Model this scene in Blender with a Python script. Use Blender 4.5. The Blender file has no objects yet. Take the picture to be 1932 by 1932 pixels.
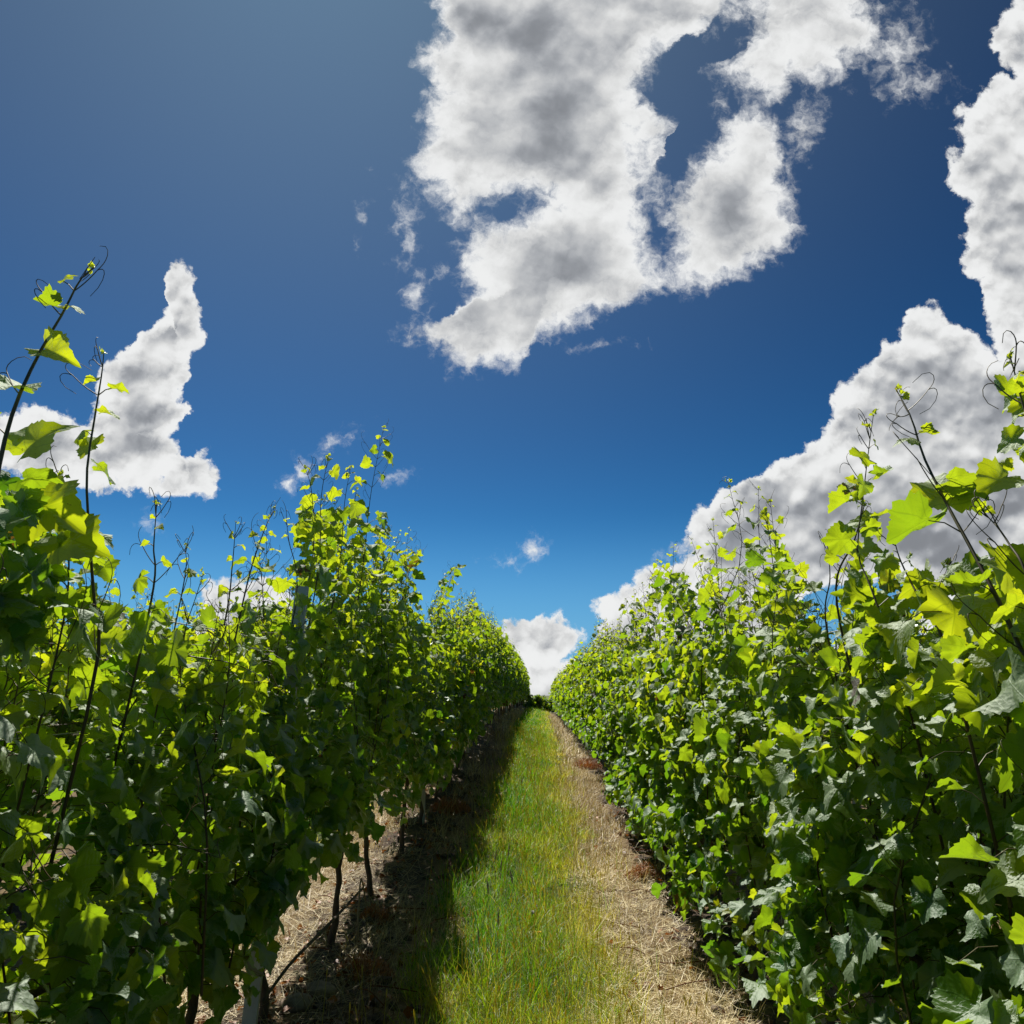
import bpy, math, random
import numpy as np
from mathutils import Vector, Matrix

random.seed(7)
RNG = np.random.default_rng(11)
scene = bpy.context.scene
col = scene.collection

# ------------------------------------------------------------------ camera
FPX = 1432.0                       # focal length, for a 1932 px wide picture
PITCH = math.atan(0.241)
YAW = math.atan(54.0 / FPX * math.cos(PITCH))
CAM_H = 1.55
cam_d = bpy.data.cameras.new("camera")
cam_d.sensor_width = 36.0
cam_d.lens = 36.0 * FPX / 1932.0
cam_d.clip_start = 0.03
cam_d.clip_end = 4000
cam = bpy.data.objects.new("camera", cam_d)
cam.location = (0, 0, CAM_H)
cam.rotation_euler = (math.pi / 2 + PITCH, 0, YAW)
col.objects.link(cam)
scene.camera = cam
_R = cam.rotation_euler.to_matrix()
C_R, C_U, C_F = _R @ Vector((1, 0, 0)), _R @ Vector((0, 1, 0)), _R @ Vector((0, 0, -1))


def ray(px, py):
    """direction through a point read off the photograph (1932 px wide)"""
    return C_F + C_R * ((px - 966) / FPX) + C_U * ((966 - py) / FPX)


def at_x(px, py, X):
    """the place where that line of sight meets the upright plane x = X (the plane of a row)"""
    d = ray(px, py)
    t = X / d.x
    return Vector((d.x * t, d.y * t, CAM_H + d.z * t))


def at_z(px, py, Z):
    d = ray(px, py)
    t = (Z - CAM_H) / d.z
    return Vector((d.x * t, d.y * t, Z))


# ------------------------------------------------------------------ sun and exposure
SUN = (C_F + C_R * ((600 - 966) / FPX) + C_U * ((966 + 420) / FPX)).normalized()
SUN_EL = math.asin(SUN.z)
SUN_AZ = math.atan2(SUN.x, SUN.y)          # from +Y towards +X
sun_d = bpy.data.lights.new("sun", 'SUN')
sun_d.energy = 4.6
sun_d.angle = math.radians(0.55)
sun_d.color = (1.0, 0.95, 0.86)
sun = bpy.data.objects.new("sun", sun_d)
sun.rotation_euler = (-SUN).to_track_quat('-Z', 'Y').to_euler()
col.objects.link(sun)
scene.view_settings.view_transform = 'Standard'
scene.view_settings.look = 'None'
scene.view_settings.exposure = 0.35
scene.view_settings.gamma = 1.0

# ------------------------------------------------------------------ node helpers


class NT:
    def __init__(self, tree):
        self.t = tree
        self.n = tree.nodes
        self.l = tree.links

    def new(self, kind, **kw):
        n = self.n.new(kind)
        for k, v in kw.items():
            setattr(n, k, v)
        return n

    def put(self, sock, v):
        if isinstance(v, bpy.types.NodeSocket):
            self.l.new(v, sock)
        elif v is not None:
            try:
                sock.default_value = v
            except TypeError:
                sock.default_value = (v, v, v)

    def m(self, op, a, b=None, c=None, clamp=False):
        n = self.new('ShaderNodeMath', operation=op)
        n.use_clamp = clamp
        self.put(n.inputs[0], a)
        self.put(n.inputs[1], b)
        if c is not None:
            self.put(n.inputs[2], c)
        return n.outputs[0]

    def vm(self, op, a, b=None, out=0):
        n = self.new('ShaderNodeVectorMath', operation=op)
        self.put(n.inputs[0], a)
        if b is not None:
            if op == 'SCALE':
                self.put(n.inputs['Scale'], b)
            else:
                self.put(n.inputs[1], b)
        return n.outputs['Value'] if op in ('DOT_PRODUCT', 'LENGTH', 'DISTANCE') else n.outputs[out]

    def sm(self, v, lo, hi, a=0.0, b=1.0):
        n = self.new('ShaderNodeMapRange', interpolation_type='SMOOTHSTEP')
        self.put(n.inputs[0], v)
        for i, q in enumerate((lo, hi, a, b)):
            self.put(n.inputs[i + 1], q)
        return n.outputs[0]

    def lin(self, v, lo, hi, a=0.0, b=1.0):
        n = self.new('ShaderNodeMapRange', interpolation_type='LINEAR')
        self.put(n.inputs[0], v)
        for i, q in enumerate((lo, hi, a, b)):
            self.put(n.inputs[i + 1], q)
        return n.outputs[0]

    def noise(self, vec, scale, detail=4.0, rough=0.55, lac=2.0, dist=0.0, out='Fac', dim='3D'):
        n = self.new('ShaderNodeTexNoise', noise_dimensions=dim)
        self.put(n.inputs['Vector'], vec)
        self.put(n.inputs['Scale'], scale)
        self.put(n.inputs['Detail'], detail)
        self.put(n.inputs['Roughness'], rough)
        self.put(n.inputs['Lacunarity'], lac)
        self.put(n.inputs['Distortion'], dist)
        return n.outputs[out]

    def voro(self, vec, scale, detail=0.0, smooth=0.5, rough=0.5, dim='2D'):
        n = self.new('ShaderNodeTexVoronoi', voronoi_dimensions=dim, feature='SMOOTH_F1')
        self.put(n.inputs['Vector'], vec)
        self.put(n.inputs['Scale'], scale)
        self.put(n.inputs['Detail'], detail)
        self.put(n.inputs['Roughness'], rough)
        self.put(n.inputs['Smoothness'], smooth)
        return n.outputs['Distance']

    def mix(self, f, a, b, mode='MIX'):
        n = self.new('ShaderNodeMix', data_type='RGBA', blend_type=mode)
        self.put(n.inputs[0], f)
        self.put(n.inputs[6], a)
        self.put(n.inputs[7], b)
        return n.outputs[2]

    def mixf(self, f, a, b):
        n = self.new('ShaderNodeMix', data_type='FLOAT')
        self.put(n.inputs[0], f)
        self.put(n.inputs[2], a)
        self.put(n.inputs[3], b)
        return n.outputs[0]

    def xyz(self, v):
        n = self.new('ShaderNodeSeparateXYZ')
        self.put(n.inputs[0], v)
        return n.outputs

    def comb(self, x, y, z=0.0):
        n = self.new('ShaderNodeCombineXYZ')
        for i, q in enumerate((x, y, z)):
            self.put(n.inputs[i], q)
        return n.outputs[0]


# ------------------------------------------------------------------ the sky
# clear Nishita sky with cumulus: every cloud bank is a star-shaped outline (radius over angle, a Float
# Curve) in degrees round its own direction in the sky, broken up by fractal noise
world = bpy.data.worlds.new("World")
scene.world = world
world.use_nodes = True
w = NT(world.node_tree)
w.n.clear()
d = w.new('ShaderNodeTexCoord').outputs['Generated']
df = w.vm('DOT_PRODUCT', d, tuple(C_F))
K = 100.0
dfs = w.m('MAXIMUM', df, 0.02)
u = w.m('DIVIDE', w.vm('DOT_PRODUCT', d, tuple(C_R * K)), dfs)
v = w.m('DIVIDE', w.vm('DOT_PRODUCT', d, tuple(C_U * K)), dfs)
P0 = w.comb(u, v)


def S(px, py):
    return ((px - 966) / FPX * K, (966 - py) / FPX * K)


# gentle domain warp for ragged edges
wn = w.noise(P0, 0.30, 6.0, 0.64, out='Color')
wv = w.vm('SUBTRACT', wn, (0.5, 0.5, 0.5))
P = w.vm('ADD', P0, w.vm('SCALE', wv, 3.4))
PS = w.xyz(P)


def lobe(center, pts, soft=1.0):
    cx, cy = S(*center)
    q = [S(*p) for p in pts]
    N = 56
    rad = []
    for i in range(N + 1):
        a = -math.pi + 2 * math.pi * i / N
        dx, dy = math.cos(a), math.sin(a)
        best = 0.0
        for j in range(len(q)):
            x1, y1 = q[j][0] - cx, q[j][1] - cy
            x2, y2 = q[(j + 1) % len(q)][0] - cx, q[(j + 1) % len(q)][1] - cy
            ex, ey = x2 - x1, y2 - y1
            den = dx * ey - dy * ex
            if abs(den) < 1e-9:
                continue
            t = (x1 * ey - y1 * ex) / den
            s = (x1 * dy - y1 * dx) / den
            if t > 0 and -1e-6 <= s <= 1 + 1e-6:
                best = max(best, t)
        rad.append(best)
    rad[0] = rad[-1] = (rad[0] + rad[-1]) / 2
    rm = max(rad) * 1.05
    x = w.m('SUBTRACT', PS[0], cx)
    y = w.m('SUBTRACT', PS[1], cy)
    ang = w.m('MULTIPLY_ADD', w.m('ARCTAN2', y, x), 0.5 / math.pi, 0.5)
    r = w.vm('LENGTH', w.comb(x, y))
    fc = w.new('ShaderNodeFloatCurve')
    cu = fc.mapping.curves[0]
    for i in range(N + 1):
        if i == 0:
            cu.points[0].location = (0, rad[0] / rm)
        elif i == N:
            cu.points[len(cu.points) - 1].location = (1, rad[N] / rm)
        else:
            cu.points.new(i / N, rad[i] / rm)
    fc.mapping.update()
    w.put(fc.inputs['Value'], ang)
    dd = w.m('MULTIPLY_ADD', fc.outputs[0], rm, w.m('MULTIPLY', r, -1.0))
    if soft != 1.0:
        dd = w.m('MULTIPLY', dd, soft)
    return dd


def blob(px, py, rx, ry, rot=0.0, gain=1.0):
    cx, cy = S(px, py)
    rx, ry = rx / FPX * K, ry / FPX * K
    x = w.m('SUBTRACT', PS[0], cx)
    y = w.m('SUBTRACT', PS[1], cy)
    c, s = math.cos(rot), math.sin(rot)
    a = w.m('MULTIPLY_ADD', x, c / rx, w.m('MULTIPLY', y, s / rx))
    b = w.m('MULTIPLY_ADD', x, -s / ry, w.m('MULTIPLY', y, c / ry))
    return w.m('MULTIPLY', w.m('SUBTRACT', 1.0, w.vm('LENGTH', w.comb(a, b))), min(rx, ry) * gain)


def union(lst, k=0.5):
    r = lst[0]
    for q in lst[1:]:
        r = w.m('SMOOTH_MAX', r, q, k)
    return r


def cut(a, h, k=0.4):
    return w.m('SMOOTH_MIN', a, w.m('MULTIPLY', h, -1.0), k)


# wispy banks (overhead), crisp cumulus (the others)
B1 = lobe((1000, 200), [(820, -90), (815, 30), (835, 60), (790, 90), (785, 120), (810, 150), (800, 200), (785, 230), (815, 260), (768, 290), (768, 330), (800, 350), (820, 390), (870, 420), (1000, 450), (1150, 450), (1255, 350), (1275, 240), (1240, 205), (1210, 170), (1235, 110), (1340, 80), (1380, 0), (1400, -90)])
B2 = lobe((1040, 520), [(870, 395), (1000, 330), (1250, 340), (1272, 400), (1262, 540), (1200, 570), (1130, 590), (1080, 625), (1000, 650), (985, 695), (950, 700), (920, 690), (865, 708), (850, 690), (820, 652), (785, 632), (830, 618), (862, 600), (880, 560), (858, 510), (868, 470), (880, 440)])
B3 = lobe((1370, 400), [(1470, 220), (1440, 198), (1385, 205), (1350, 260), (1310, 300), (1285, 345), (1260, 370), (1235, 545), (1330, 548), (1400, 525), (1420, 500), (1480, 470), (1522, 430), (1490, 392), (1502, 370), (1470, 330), (1482, 290)])
B4 = lobe((1480, 60), [(1412, -90), (1400, 60), (1412, 95), (1338, 115), (1350, 158), (1400, 172), (1440, 205), (1482, 188), (1500, 150), (1540, 168), (1592, 150), (1612, 110), (1655, 90), (1680, 60), (1650, 10), (1650, -90)], 0.8)
B5 = blob(1395, 5, 60, 45, 0, 0.5)
H1 = lobe((1290, 215), [(1215, 160), (1240, 125), (1280, 108), (1320, 114), (1348, 160), (1392, 195), (1365, 215), (1343, 260), (1308, 300), (1288, 345), (1256, 338), (1238, 300), (1272, 262), (1275, 225), (1245, 205), (1215, 185)])
H2 = blob(1372, 70, 26, 48, -0.9, 1.2)
H3 = blob(952, 392, 52, 24, 0.2, 1.4)
H4 = blob(1243, 425, 15, 48, 0.2, 0.9)
wisp = [blob(1512, 240, 24, 66, -0.3, 0.75), blob(1690, 90, 40, 60, -0.4, 0.55), blob(1722, 165, 52, 20, 0.2, 0.8), blob(768, 430, 12, 50, 0, 0.8),
        blob(684, 405, 4, 20, -0.2, 1.6), blob(785, 555, 14, 26, 0, 0.8), blob(830, 505, 12, 8, 0, 1.0), blob(790, 632, 30, 12, 0, 1.0),
        blob(545, 914, 17, 12, 0, 1.5), blob(572, 888, 12, 16, 0, 1.2), blob(745, 900, 26, 9, 0.2, 1.6), blob(632, 832, 32, 13, 0.6, 1.1),
        blob(1005, 1040, 16, 22, -0.5, 1.1), blob(960, 1056, 14, 8, 0, 0.8), blob(1270, 1044, 22, 8, 0.5, 1.4), blob(1145, 652, 20, 4, 0, 1.4), blob(275, 985, 20, 14, 0, 1.2), blob(1360, 200, 14, 12, 0, 0.9)]
over = cut(cut(cut(cut(union([B1, B2, B3, B4, B5]), H1), H2), H3), H4)
over = union([over] + wisp, 0.2)

A1 = lobe((330, 620), [(318, 512), (350, 500), (372, 520), (368, 545), (387, 600), (382, 640), (358, 690), (347, 735), (300, 760), (240, 740), (215, 690), (240, 650), (262, 625), (300, 590), (320, 562), (306, 540)])
A2 = lobe((255, 820), [(200, 690), (240, 650), (355, 690), (347, 745), (375, 770), (345, 790), (333, 820), (350, 858), (300, 935), (200, 930), (130, 915), (140, 830), (150, 785), (175, 750)])
A3 = lobe((350, 900), [(335, 840), (360, 860), (385, 848), (405, 868), (412, 900), (405, 935), (370, 942), (300, 938), (280, 890)])
A4 = lobe((60, 840), [(-90, 800), (-60, 760), (20, 775), (60, 760), (110, 775), (150, 785), (200, 800), (220, 860), (200, 930), (100, 918), (0, 892), (-90, 890)], 0.8)
D1 = lobe((1965, 50), [(1898, 0), (1858, 90), (1890, 128), (1960, 190), (2080, 200), (2080, -90), (1900, -90)])
D2 = lobe((1935, 350), [(1890, 130), (1830, 190), (1800, 230), (1783, 290), (1783, 350), (1822, 390), (1815, 440), (1818, 510), (1852, 540), (1838, 590), (1885, 622), (1960, 690), (2080, 700), (2080, 130)])
E1 = lobe((1690, 900), [(1285, 1060), (1283, 1010), (1318, 960), (1360, 920), (1422, 905), (1450, 880), (1502, 842), (1530, 820), (1562, 792), (1555, 760), (1580, 730), (1642, 690), (1650, 650), (1700, 620), (1715, 590), (1737, 558), (1760, 560), (1780, 595), (1840, 622), (1885, 662), (1960, 640), (2090, 640), (2090, 1200), (1800, 1150), (1690, 1105), (1550, 1115), (1500, 1145), (1400, 1165), (1290, 1150)])
E2 = lobe((1300, 1150), [(1108, 1195), (1150, 1142), (1200, 1112), (1290, 1075), (1400, 1110), (1520, 1140), (1520, 1240), (1200, 1245), (1108, 1235)])
E3 = lobe((1010, 1200), [(925, 1165), (970, 1157), (1030, 1163), (1090, 1173), (1112, 1192), (1080, 1212), (1060, 1232), (1000, 1255), (930, 1240)], 0.7)
E4 = lobe((1050, 1295), [(985, 1262), (1030, 1245), (1060, 1235), (1120, 1228), (1200, 1240), (1200, 1360), (900, 1360), (960, 1280)])
E5 = lobe((450, 1140), [(375, 1112), (420, 1095), (480, 1088), (522, 1078), (560, 1150), (560, 1250), (360, 1250)])
E6 = blob(1780, 1180, 100, 34, 0, 1.6)
E7 = blob(1850, 1240, 300, 50, 0, 1.6)
E9 = blob(1012, 1206, 112, 52, 0.0, 1.3)
E10 = blob(1045, 1290, 85, 60, 0, 1.3)
E11 = blob(1945, 650, 85, 75, 0, 1.2)
E12 = blob(1190, 1160, 75, 60, 0.5, 1.2)
E13 = blob(1275, 1105, 95, 60, 0.4, 1.2)
E8 = blob(160, 1250, 500, 60, 0, 1.6)
crisp = union([A1, A2, A3, A4, D1, D2, E1, E2, E3, E4, E5, E6, E7, E8, E9, E10, E11, E12, E13], 0.35)

# fractal break-up
SUNV = Vector((C_R.dot(SUN), C_U.dot(SUN), 0)).normalized()


def puff(vec):
    b = w.voro(vec, 0.20, 2.6, 0.9, 0.5)
    c = w.noise(vec, 0.20, 6.0, 0.55)
    return w.m('ADD', w.m('MULTIPLY_ADD', b, -1.3, 0.75), w.m('MULTIPLY_ADD', c, 1.4, -0.7))


WP = w.vm('ADD', P0, w.vm('SCALE', wv, 1.3))
pf = puff(WP)
fine = w.noise(P, 0.50, 10.0, 0.64)
coarse = w.noise(P, 0.16, 3.0, 0.5)
d_over = w.m('ADD', over, w.m('MULTIPLY_ADD', fine, 7.0, -3.4))
d_over = w.m('ADD', d_over, w.m('MULTIPLY_ADD', coarse, 2.4, -1.2))
d_crisp = w.m('ADD', crisp, w.m('MULTIPLY_ADD', pf, 1.5, 0.0))
d_crisp = w.m('ADD', d_crisp, w.m('MULTIPLY_ADD', fine, 3.4, -1.7))
a_over = w.m('POWER', w.sm(d_over, -1.0, 3.0), 1.25)
a_crisp = w.sm(d_crisp, -0.2, 0.75)
alpha = w.m('MAXIMUM', a_over, a_crisp)

# light in the clouds: thin rims shine, thick middles are grey, billows are bright on the side towards the sun
thick = w.m('MAXIMUM', w.sm(d_over, 1.5, 9.5), w.sm(d_crisp, 1.0, 8.0))
big = w.noise(P0, 0.062, 3.5, 0.52, dist=0.6)
mid = w.noise(w.vm('ADD', P0, (31.0, 7.0, 0.0)), 0.12, 3.2, 0.5, dist=0.3)
core = union([blob(1130, 215, 200, 150, -0.6), blob(1000, 40, 130, 60, 0, 0.8), blob(1090, 480, 120, 60, 0.6, 0.8), blob(262, 800, 75, 170, -0.2), blob(345, 610, 28, 60), blob(1680, 1000, 330, 90, 0, 1.0),
              blob(1350, 1050, 70, 70), blob(1880, 420, 90, 120, 0.2), blob(1370, 400, 60, 90, 0.2, 0.7), blob(1900, 720, 110, 60)], 0.8)
mass = w.m('MULTIPLY', thick, w.lin(big, 0.34, 0.62, 0.10, 0.62))
mass = w.m('MULTIPLY_ADD', w.m('MULTIPLY', w.sm(core, -3.5, 5.0), thick), 0.52, mass)
isc = w.sm(d_crisp, 0.0, 1.5)
br = w.m('MULTIPLY_ADD', mass, -0.42, 0.76)
br = w.m('ADD', br, w.m('MULTIPLY', w.m('SUBTRACT', mid, 0.5), w.mixf(isc, 1.2, 0.9)))


def billow(vec):
    return w.m('MULTIPLY_ADD', w.voro(vec, 0.17, 1.6, 0.8, 0.45), -1.5, w.m('MULTIPLY', w.noise(vec, 0.16, 3.5, 0.5), 1.2))


rel = w.m('SUBTRACT', billow(w.vm('ADD', WP, tuple(SUNV * 1.0))), billow(WP))
br = w.m('ADD', br, w.m('MULTIPLY', rel, w.mixf(isc, -0.22, -0.62)))
det = w.m('SUBTRACT', w.noise(w.vm('ADD', P, tuple(SUNV * 0.5)), 0.50, 10.0, 0.64), fine)
br = w.m('ADD', br, w.m('MULTIPLY', det, w.m('MULTIPLY_ADD', thick, 0.25, -0.45)))
br = w.m('ADD', br, w.m('MULTIPLY', w.m('SUBTRACT', fine, 0.5), w.m('MULTIPLY_ADD', thick, -0.40, 0.45)))
rim = w.m('SUBTRACT', 1.0, w.m('MAXIMUM', w.sm(d_over, 0.8, 4.5), w.sm(d_crisp, 0.5, 3.2)))
br = w.m('ADD', br, w.m('MULTIPLY', rim, 0.16))
br = w.m('SMOOTH_MAX', br, 0.26, 0.30)
br = w.m('SMOOTH_MIN', br, 0.88, 0.22)
ccol = w.mix(w.sm(br, 0.2, 0.75), (0.90, 0.955, 1.05, 1), (0.99, 1.0, 1.0, 1))
cl = w.vm('SCALE', ccol, w.m('MULTIPLY', br, 7.7))

sky = w.new('ShaderNodeTexSky', sky_type='NISHITA')
sky.sun_disc = False
sky.sun_elevation = SUN_EL
sky.sun_rotation = SUN_AZ
sky.altitude = 1500
sky.air_density = 0.9
sky.dust_density = 0.35
sky.ozone_density = 3.0
skyg = w.new('ShaderNodeGamma')
skyg.inputs[1].default_value = 2.0
w.l.new(sky.outputs[0], skyg.inputs[0])
skyc = w.mix(1.0, skyg.outputs[0], (0.040, 0.092, 0.077, 1), 'MULTIPLY')
skyc = w.mix(w.sm(w.xyz(d)[2], 0.24, -0.02, 0.0, 1.0), skyc, (1.25, 2.9, 5.2, 1))        # pale air low down
glow = w.m('POWER', w.m('MAXIMUM', w.vm('DOT_PRODUCT', d, tuple(SUN)), 0.0), 6.5)
skyc = w.vm('ADD', skyc, w.vm('SCALE', (0.80, 1.0, 1.0), w.m('MULTIPLY', glow, 1.05)))
front = w.sm(df, 0.15, 0.4)
mixc = w.mix(w.m('MULTIPLY', alpha, front), skyc, cl)
bg = w.new('ShaderNodeBackground')
bg.inputs['Strength'].default_value = 0.10
w.l.new(mixc, bg.inputs['Color'])
w.l.new(bg.outputs[0], w.new('ShaderNodeOutputWorld').inputs[0])
world.cycles.sampling_method = 'MANUAL'
world.cycles.sample_map_resolution = 512

cy = scene.cycles
cy.max_bounces = 5
cy.diffuse_bounces = 3
cy.glossy_bounces = 2
cy.transmission_bounces = 4
cy.transparent_max_bounces = 8
cy.sample_clamp_indirect = 6.0
cy.caustics_reflective = False
cy.caustics_refractive = False
cy.use_denoising = True
cy.denoising_prefilter = 'ACCURATE'

# ================================================================== materials


def new_mat(name):
    m = bpy.data.materials.new(name)
    m.use_nodes = True
    t = NT(m.node_tree)
    t.n.clear()
    return m, t


def out(t, s):
    t.l.new(s, t.new('ShaderNodeOutputMaterial').inputs[0])


def attr(t, name, o='Fac'):
    return t.new('ShaderNodeAttribute', attribute_name=name).outputs[o]


def bump(t, h, strength, dist):
    b = t.new('ShaderNodeBump')
    b.inputs['Strength'].default_value = strength
    b.inputs['Distance'].default_value = dist
    t.l.new(h, b.inputs['Height'])
    return b.outputs[0]


def leaf_material():
    m, t = new_mat("vine_leaf")
    tone = attr(t, "tone")
    rnd = attr(t, "rnd")
    uv = t.new('ShaderNodeUVMap', uv_map="leaf").outputs[0]
    s = t.xyz(uv)
    x, y = s[0], s[1]
    obj = t.comb(x, y, t.m('MULTIPLY', rnd, 37.0))
    mott = t.noise(obj, 7.0, 3.0, 0.6)
    r = t.vm('LENGTH', t.comb(x, y))
    ang = t.m('ABSOLUTE', t.m('ARCTAN2', x, y))
    fold = t.m('PINGPONG', ang, math.radians(26))
    dist = t.m('MULTIPLY', r, t.m('SINE', fold))
    vein = t.sm(dist, 0.020, 0.004)
    # side veins leave the main ones at about 45 degrees
    along = t.m('MULTIPLY', r, t.m('COSINE', fold))
    sv = t.m('PINGPONG', t.m('ADD', t.m('SUBTRACT', along, t.m('MULTIPLY', dist, 0.8)), t.m('MULTIPLY', mott, 0.06)), 0.06)
    side = t.m('MULTIPLY', t.sm(sv, 0.012, 0.002), t.sm(r, 0.95, 0.3, 0.0, 0.45))
    veins = t.m('MAXIMUM', vein, side)
    quilt = t.voro(obj, 13.0, 0.0, 0.4, dim='3D')
    back = t.new('ShaderNodeNewGeometry').outputs['Backfacing']
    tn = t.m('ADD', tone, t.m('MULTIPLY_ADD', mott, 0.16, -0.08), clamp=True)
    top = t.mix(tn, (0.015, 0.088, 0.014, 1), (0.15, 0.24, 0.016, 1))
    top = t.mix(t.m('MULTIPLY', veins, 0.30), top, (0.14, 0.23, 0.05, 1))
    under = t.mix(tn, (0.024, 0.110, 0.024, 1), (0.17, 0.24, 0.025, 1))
    base = t.mix(back, top, under)
    brown = t.m('MULTIPLY', t.sm(rnd, 0.988, 0.993), t.sm(t.noise(obj, 3.0, 3.0), 0.44, 0.52))
    base = t.mix(brown, base, (0.12, 0.07, 0.03, 1))
    spot = t.m('MULTIPLY', t.sm(t.noise(obj, 17.0, 2.0, 0.5), 0.70, 0.75), 0.75)
    base = t.mix(spot, base, (0.10, 0.06, 0.02, 1))
    trans = t.mix(tn, (0.25, 0.58, 0.012, 1), (0.80, 0.88, 0.016, 1))
    trans = t.mix(t.m('MULTIPLY', veins, 0.40), trans, (0.22, 0.33, 0.01, 1))
    trans = t.mix(spot, trans, (0.16, 0.09, 0.01, 1))
    trans = t.mix(brown, trans, (0.19, 0.10, 0.015, 1))
    h = t.m('ADD', t.m('MULTIPLY', veins, -0.35), t.m('ADD', t.m('MULTIPLY', quilt, -0.9), t.m('MULTIPLY', mott, 1.1)))
    nb = bump(t, h, 0.34, 0.004)
    dif = t.new('ShaderNodeBsdfDiffuse')
    tra = t.new('ShaderNodeBsdfTranslucent')
    glo = t.new('ShaderNodeBsdfGlossy')
    glo.inputs['Color'].default_value = (0.95, 1.0, 0.95, 1)
    t.put(glo.inputs['Roughness'], t.mixf(back, 0.50, 0.65))
    for n in (dif, glo):
        t.l.new(nb, n.inputs['Normal'])
    t.l.new(base, dif.inputs['Color'])
    t.l.new(trans, tra.inputs['Color'])
    mx = t.new('ShaderNodeMixShader')
    t.put(mx.inputs[0], t.lin(tn, 0, 1, 0.42, 0.62))
    t.l.new(dif.outputs[0], mx.inputs[1])
    t.l.new(tra.outputs[0], mx.inputs[2])
    fr = t.new('ShaderNodeFresnel')
    fr.inputs['IOR'].default_value = 1.48
    t.l.new(nb, fr.inputs['Normal'])
    mg = t.new('ShaderNodeMixShader')
    t.put(mg.inputs[0], t.m('MULTIPLY', fr.outputs[0], t.mixf(back, 1.0, 0.12), clamp=True))
    t.l.new(mx.outputs[0], mg.inputs[1])
    t.l.new(glo.outputs[0], mg.inputs[2])
    out(t, mg.outputs[0])
    return m


def stem_material():
    m, t = new_mat("green_stem")
    tone = attr(t, "tone")
    tc = t.new('ShaderNodeTexCoord').outputs['Object']
    n = t.noise(tc, 60.0, 3.0)
    c = t.mix(tone, (0.060, 0.030, 0.016, 1), (0.11, 0.12, 0.025, 1))
    c = t.mix(t.m('MULTIPLY', n, 0.5), c, (0.10, 0.05, 0.03, 1))
    p = t.new('ShaderNodeBsdfPrincipled')
    t.l.new(c, p.inputs['Base Color'])
    p.inputs['Roughness'].default_value = 0.55
    out(t, p.outputs[0])
    return m


def bark_material():
    m, t = new_mat("vine_bark")
    tc = t.new('ShaderNodeTexCoord').outputs['Object']
    st = t.vm('MULTIPLY', tc, (1.0, 1.0, 0.12))
    n = t.noise(st, 90.0, 5.0, 0.7)
    n2 = t.noise(tc, 14.0, 3.0)
    c = t.mix(n, (0.022, 0.016, 0.012, 1), (0.16, 0.115, 0.08, 1))
    c = t.mix(t.sm(n2, 0.45, 0.7, 0, 0.5), c, (0.10, 0.09, 0.07, 1))
    p = t.new('ShaderNodeBsdfPrincipled')
    t.l.new(c, p.inputs['Base Color'])
    p.inputs['Roughness'].default_value = 0.9
    t.l.new(bump(t, n, 0.9, 0.006), p.inputs['Normal'])
    out(t, p.outputs[0])
    return m


def steel_material():
    m, t = new_mat("galvanised_steel")
    tc = t.new('ShaderNodeTexCoord').outputs['Object']
    n = t.noise(tc, 22.0, 5.0, 0.65)
    n2 = t.noise(t.vm('MULTIPLY', tc, (1, 1, 0.08)), 60.0, 4.0, 0.6)
    v = t.voro(tc, 70.0, 0, 0.2, dim='3D')
    c = t.mix(n, (0.34, 0.34, 0.335, 1), (0.58, 0.58, 0.56, 1))
    c = t.mix(t.sm(n2, 0.55, 0.75, 0, 0.55), c, (0.12, 0.12, 0.12, 1))
    c = t.mix(t.sm(n, 0.66, 0.74, 0, 0.5), c, (0.20, 0.11, 0.06, 1))
    p = t.new('ShaderNodeBsdfPrincipled')
    t.l.new(c, p.inputs['Base Color'])
    p.inputs['Metallic'].default_value = 0.1
    t.put(p.inputs['Roughness'], t.lin(v, 0, 1, 0.45, 0.7))
    t.l.new(bump(t, n2, 0.3, 0.002), p.inputs['Normal'])
    out(t, p.outputs[0])
    return m


def blade_material(name, stops, transl, spec_rough=0.5):
    """grass and straw: the colour goes with each blade's own tone"""
    m, t = new_mat(name)
    tone = attr(t, "tone")
    cr = t.new('ShaderNodeValToRGB')
    e = cr.color_ramp.elements
    e[0].position, e[0].color = stops[0][0], (*stops[0][1], 1)
    e[1].position, e[1].color = stops[-1][0], (*stops[-1][1], 1)
    for pos, c in stops[1:-1]:
        k = e.new(pos)
        k.color = (*c, 1)
    t.l.new(tone, cr.inputs[0])
    dif = t.new('ShaderNodeBsdfDiffuse')
    tra = t.new('ShaderNodeBsdfTranslucent')
    glo = t.new('ShaderNodeBsdfGlossy')
    glo.inputs['Roughness'].default_value = spec_rough
    t.l.new(cr.outputs[0], dif.inputs[0])
    t.l.new(t.mix(1.0, cr.outputs[0], (1.9, 2.1, 0.9, 1) if transl > 0.3 else (1.3, 1.2, 1.0, 1), 'MULTIPLY'), tra.inputs[0])
    mx = t.new('ShaderNodeMixShader')
    mx.inputs[0].default_value = transl
    t.l.new(dif.outputs[0], mx.inputs[1])
    t.l.new(tra.outputs[0], mx.inputs[2])
    fr = t.new('ShaderNodeFresnel')
    fr.inputs['IOR'].default_value = 1.4
    mg = t.new('ShaderNodeMixShader')
    t.l.new(t.m('MULTIPLY', fr.outputs[0], 0.08 if transl > 0.3 else 0.15), mg.inputs[0])
    t.l.new(mx.outputs[0], mg.inputs[1])
    t.l.new(glo.outputs[0], mg.inputs[2])
    out(t, mg.outputs[0])
    return m


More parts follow.
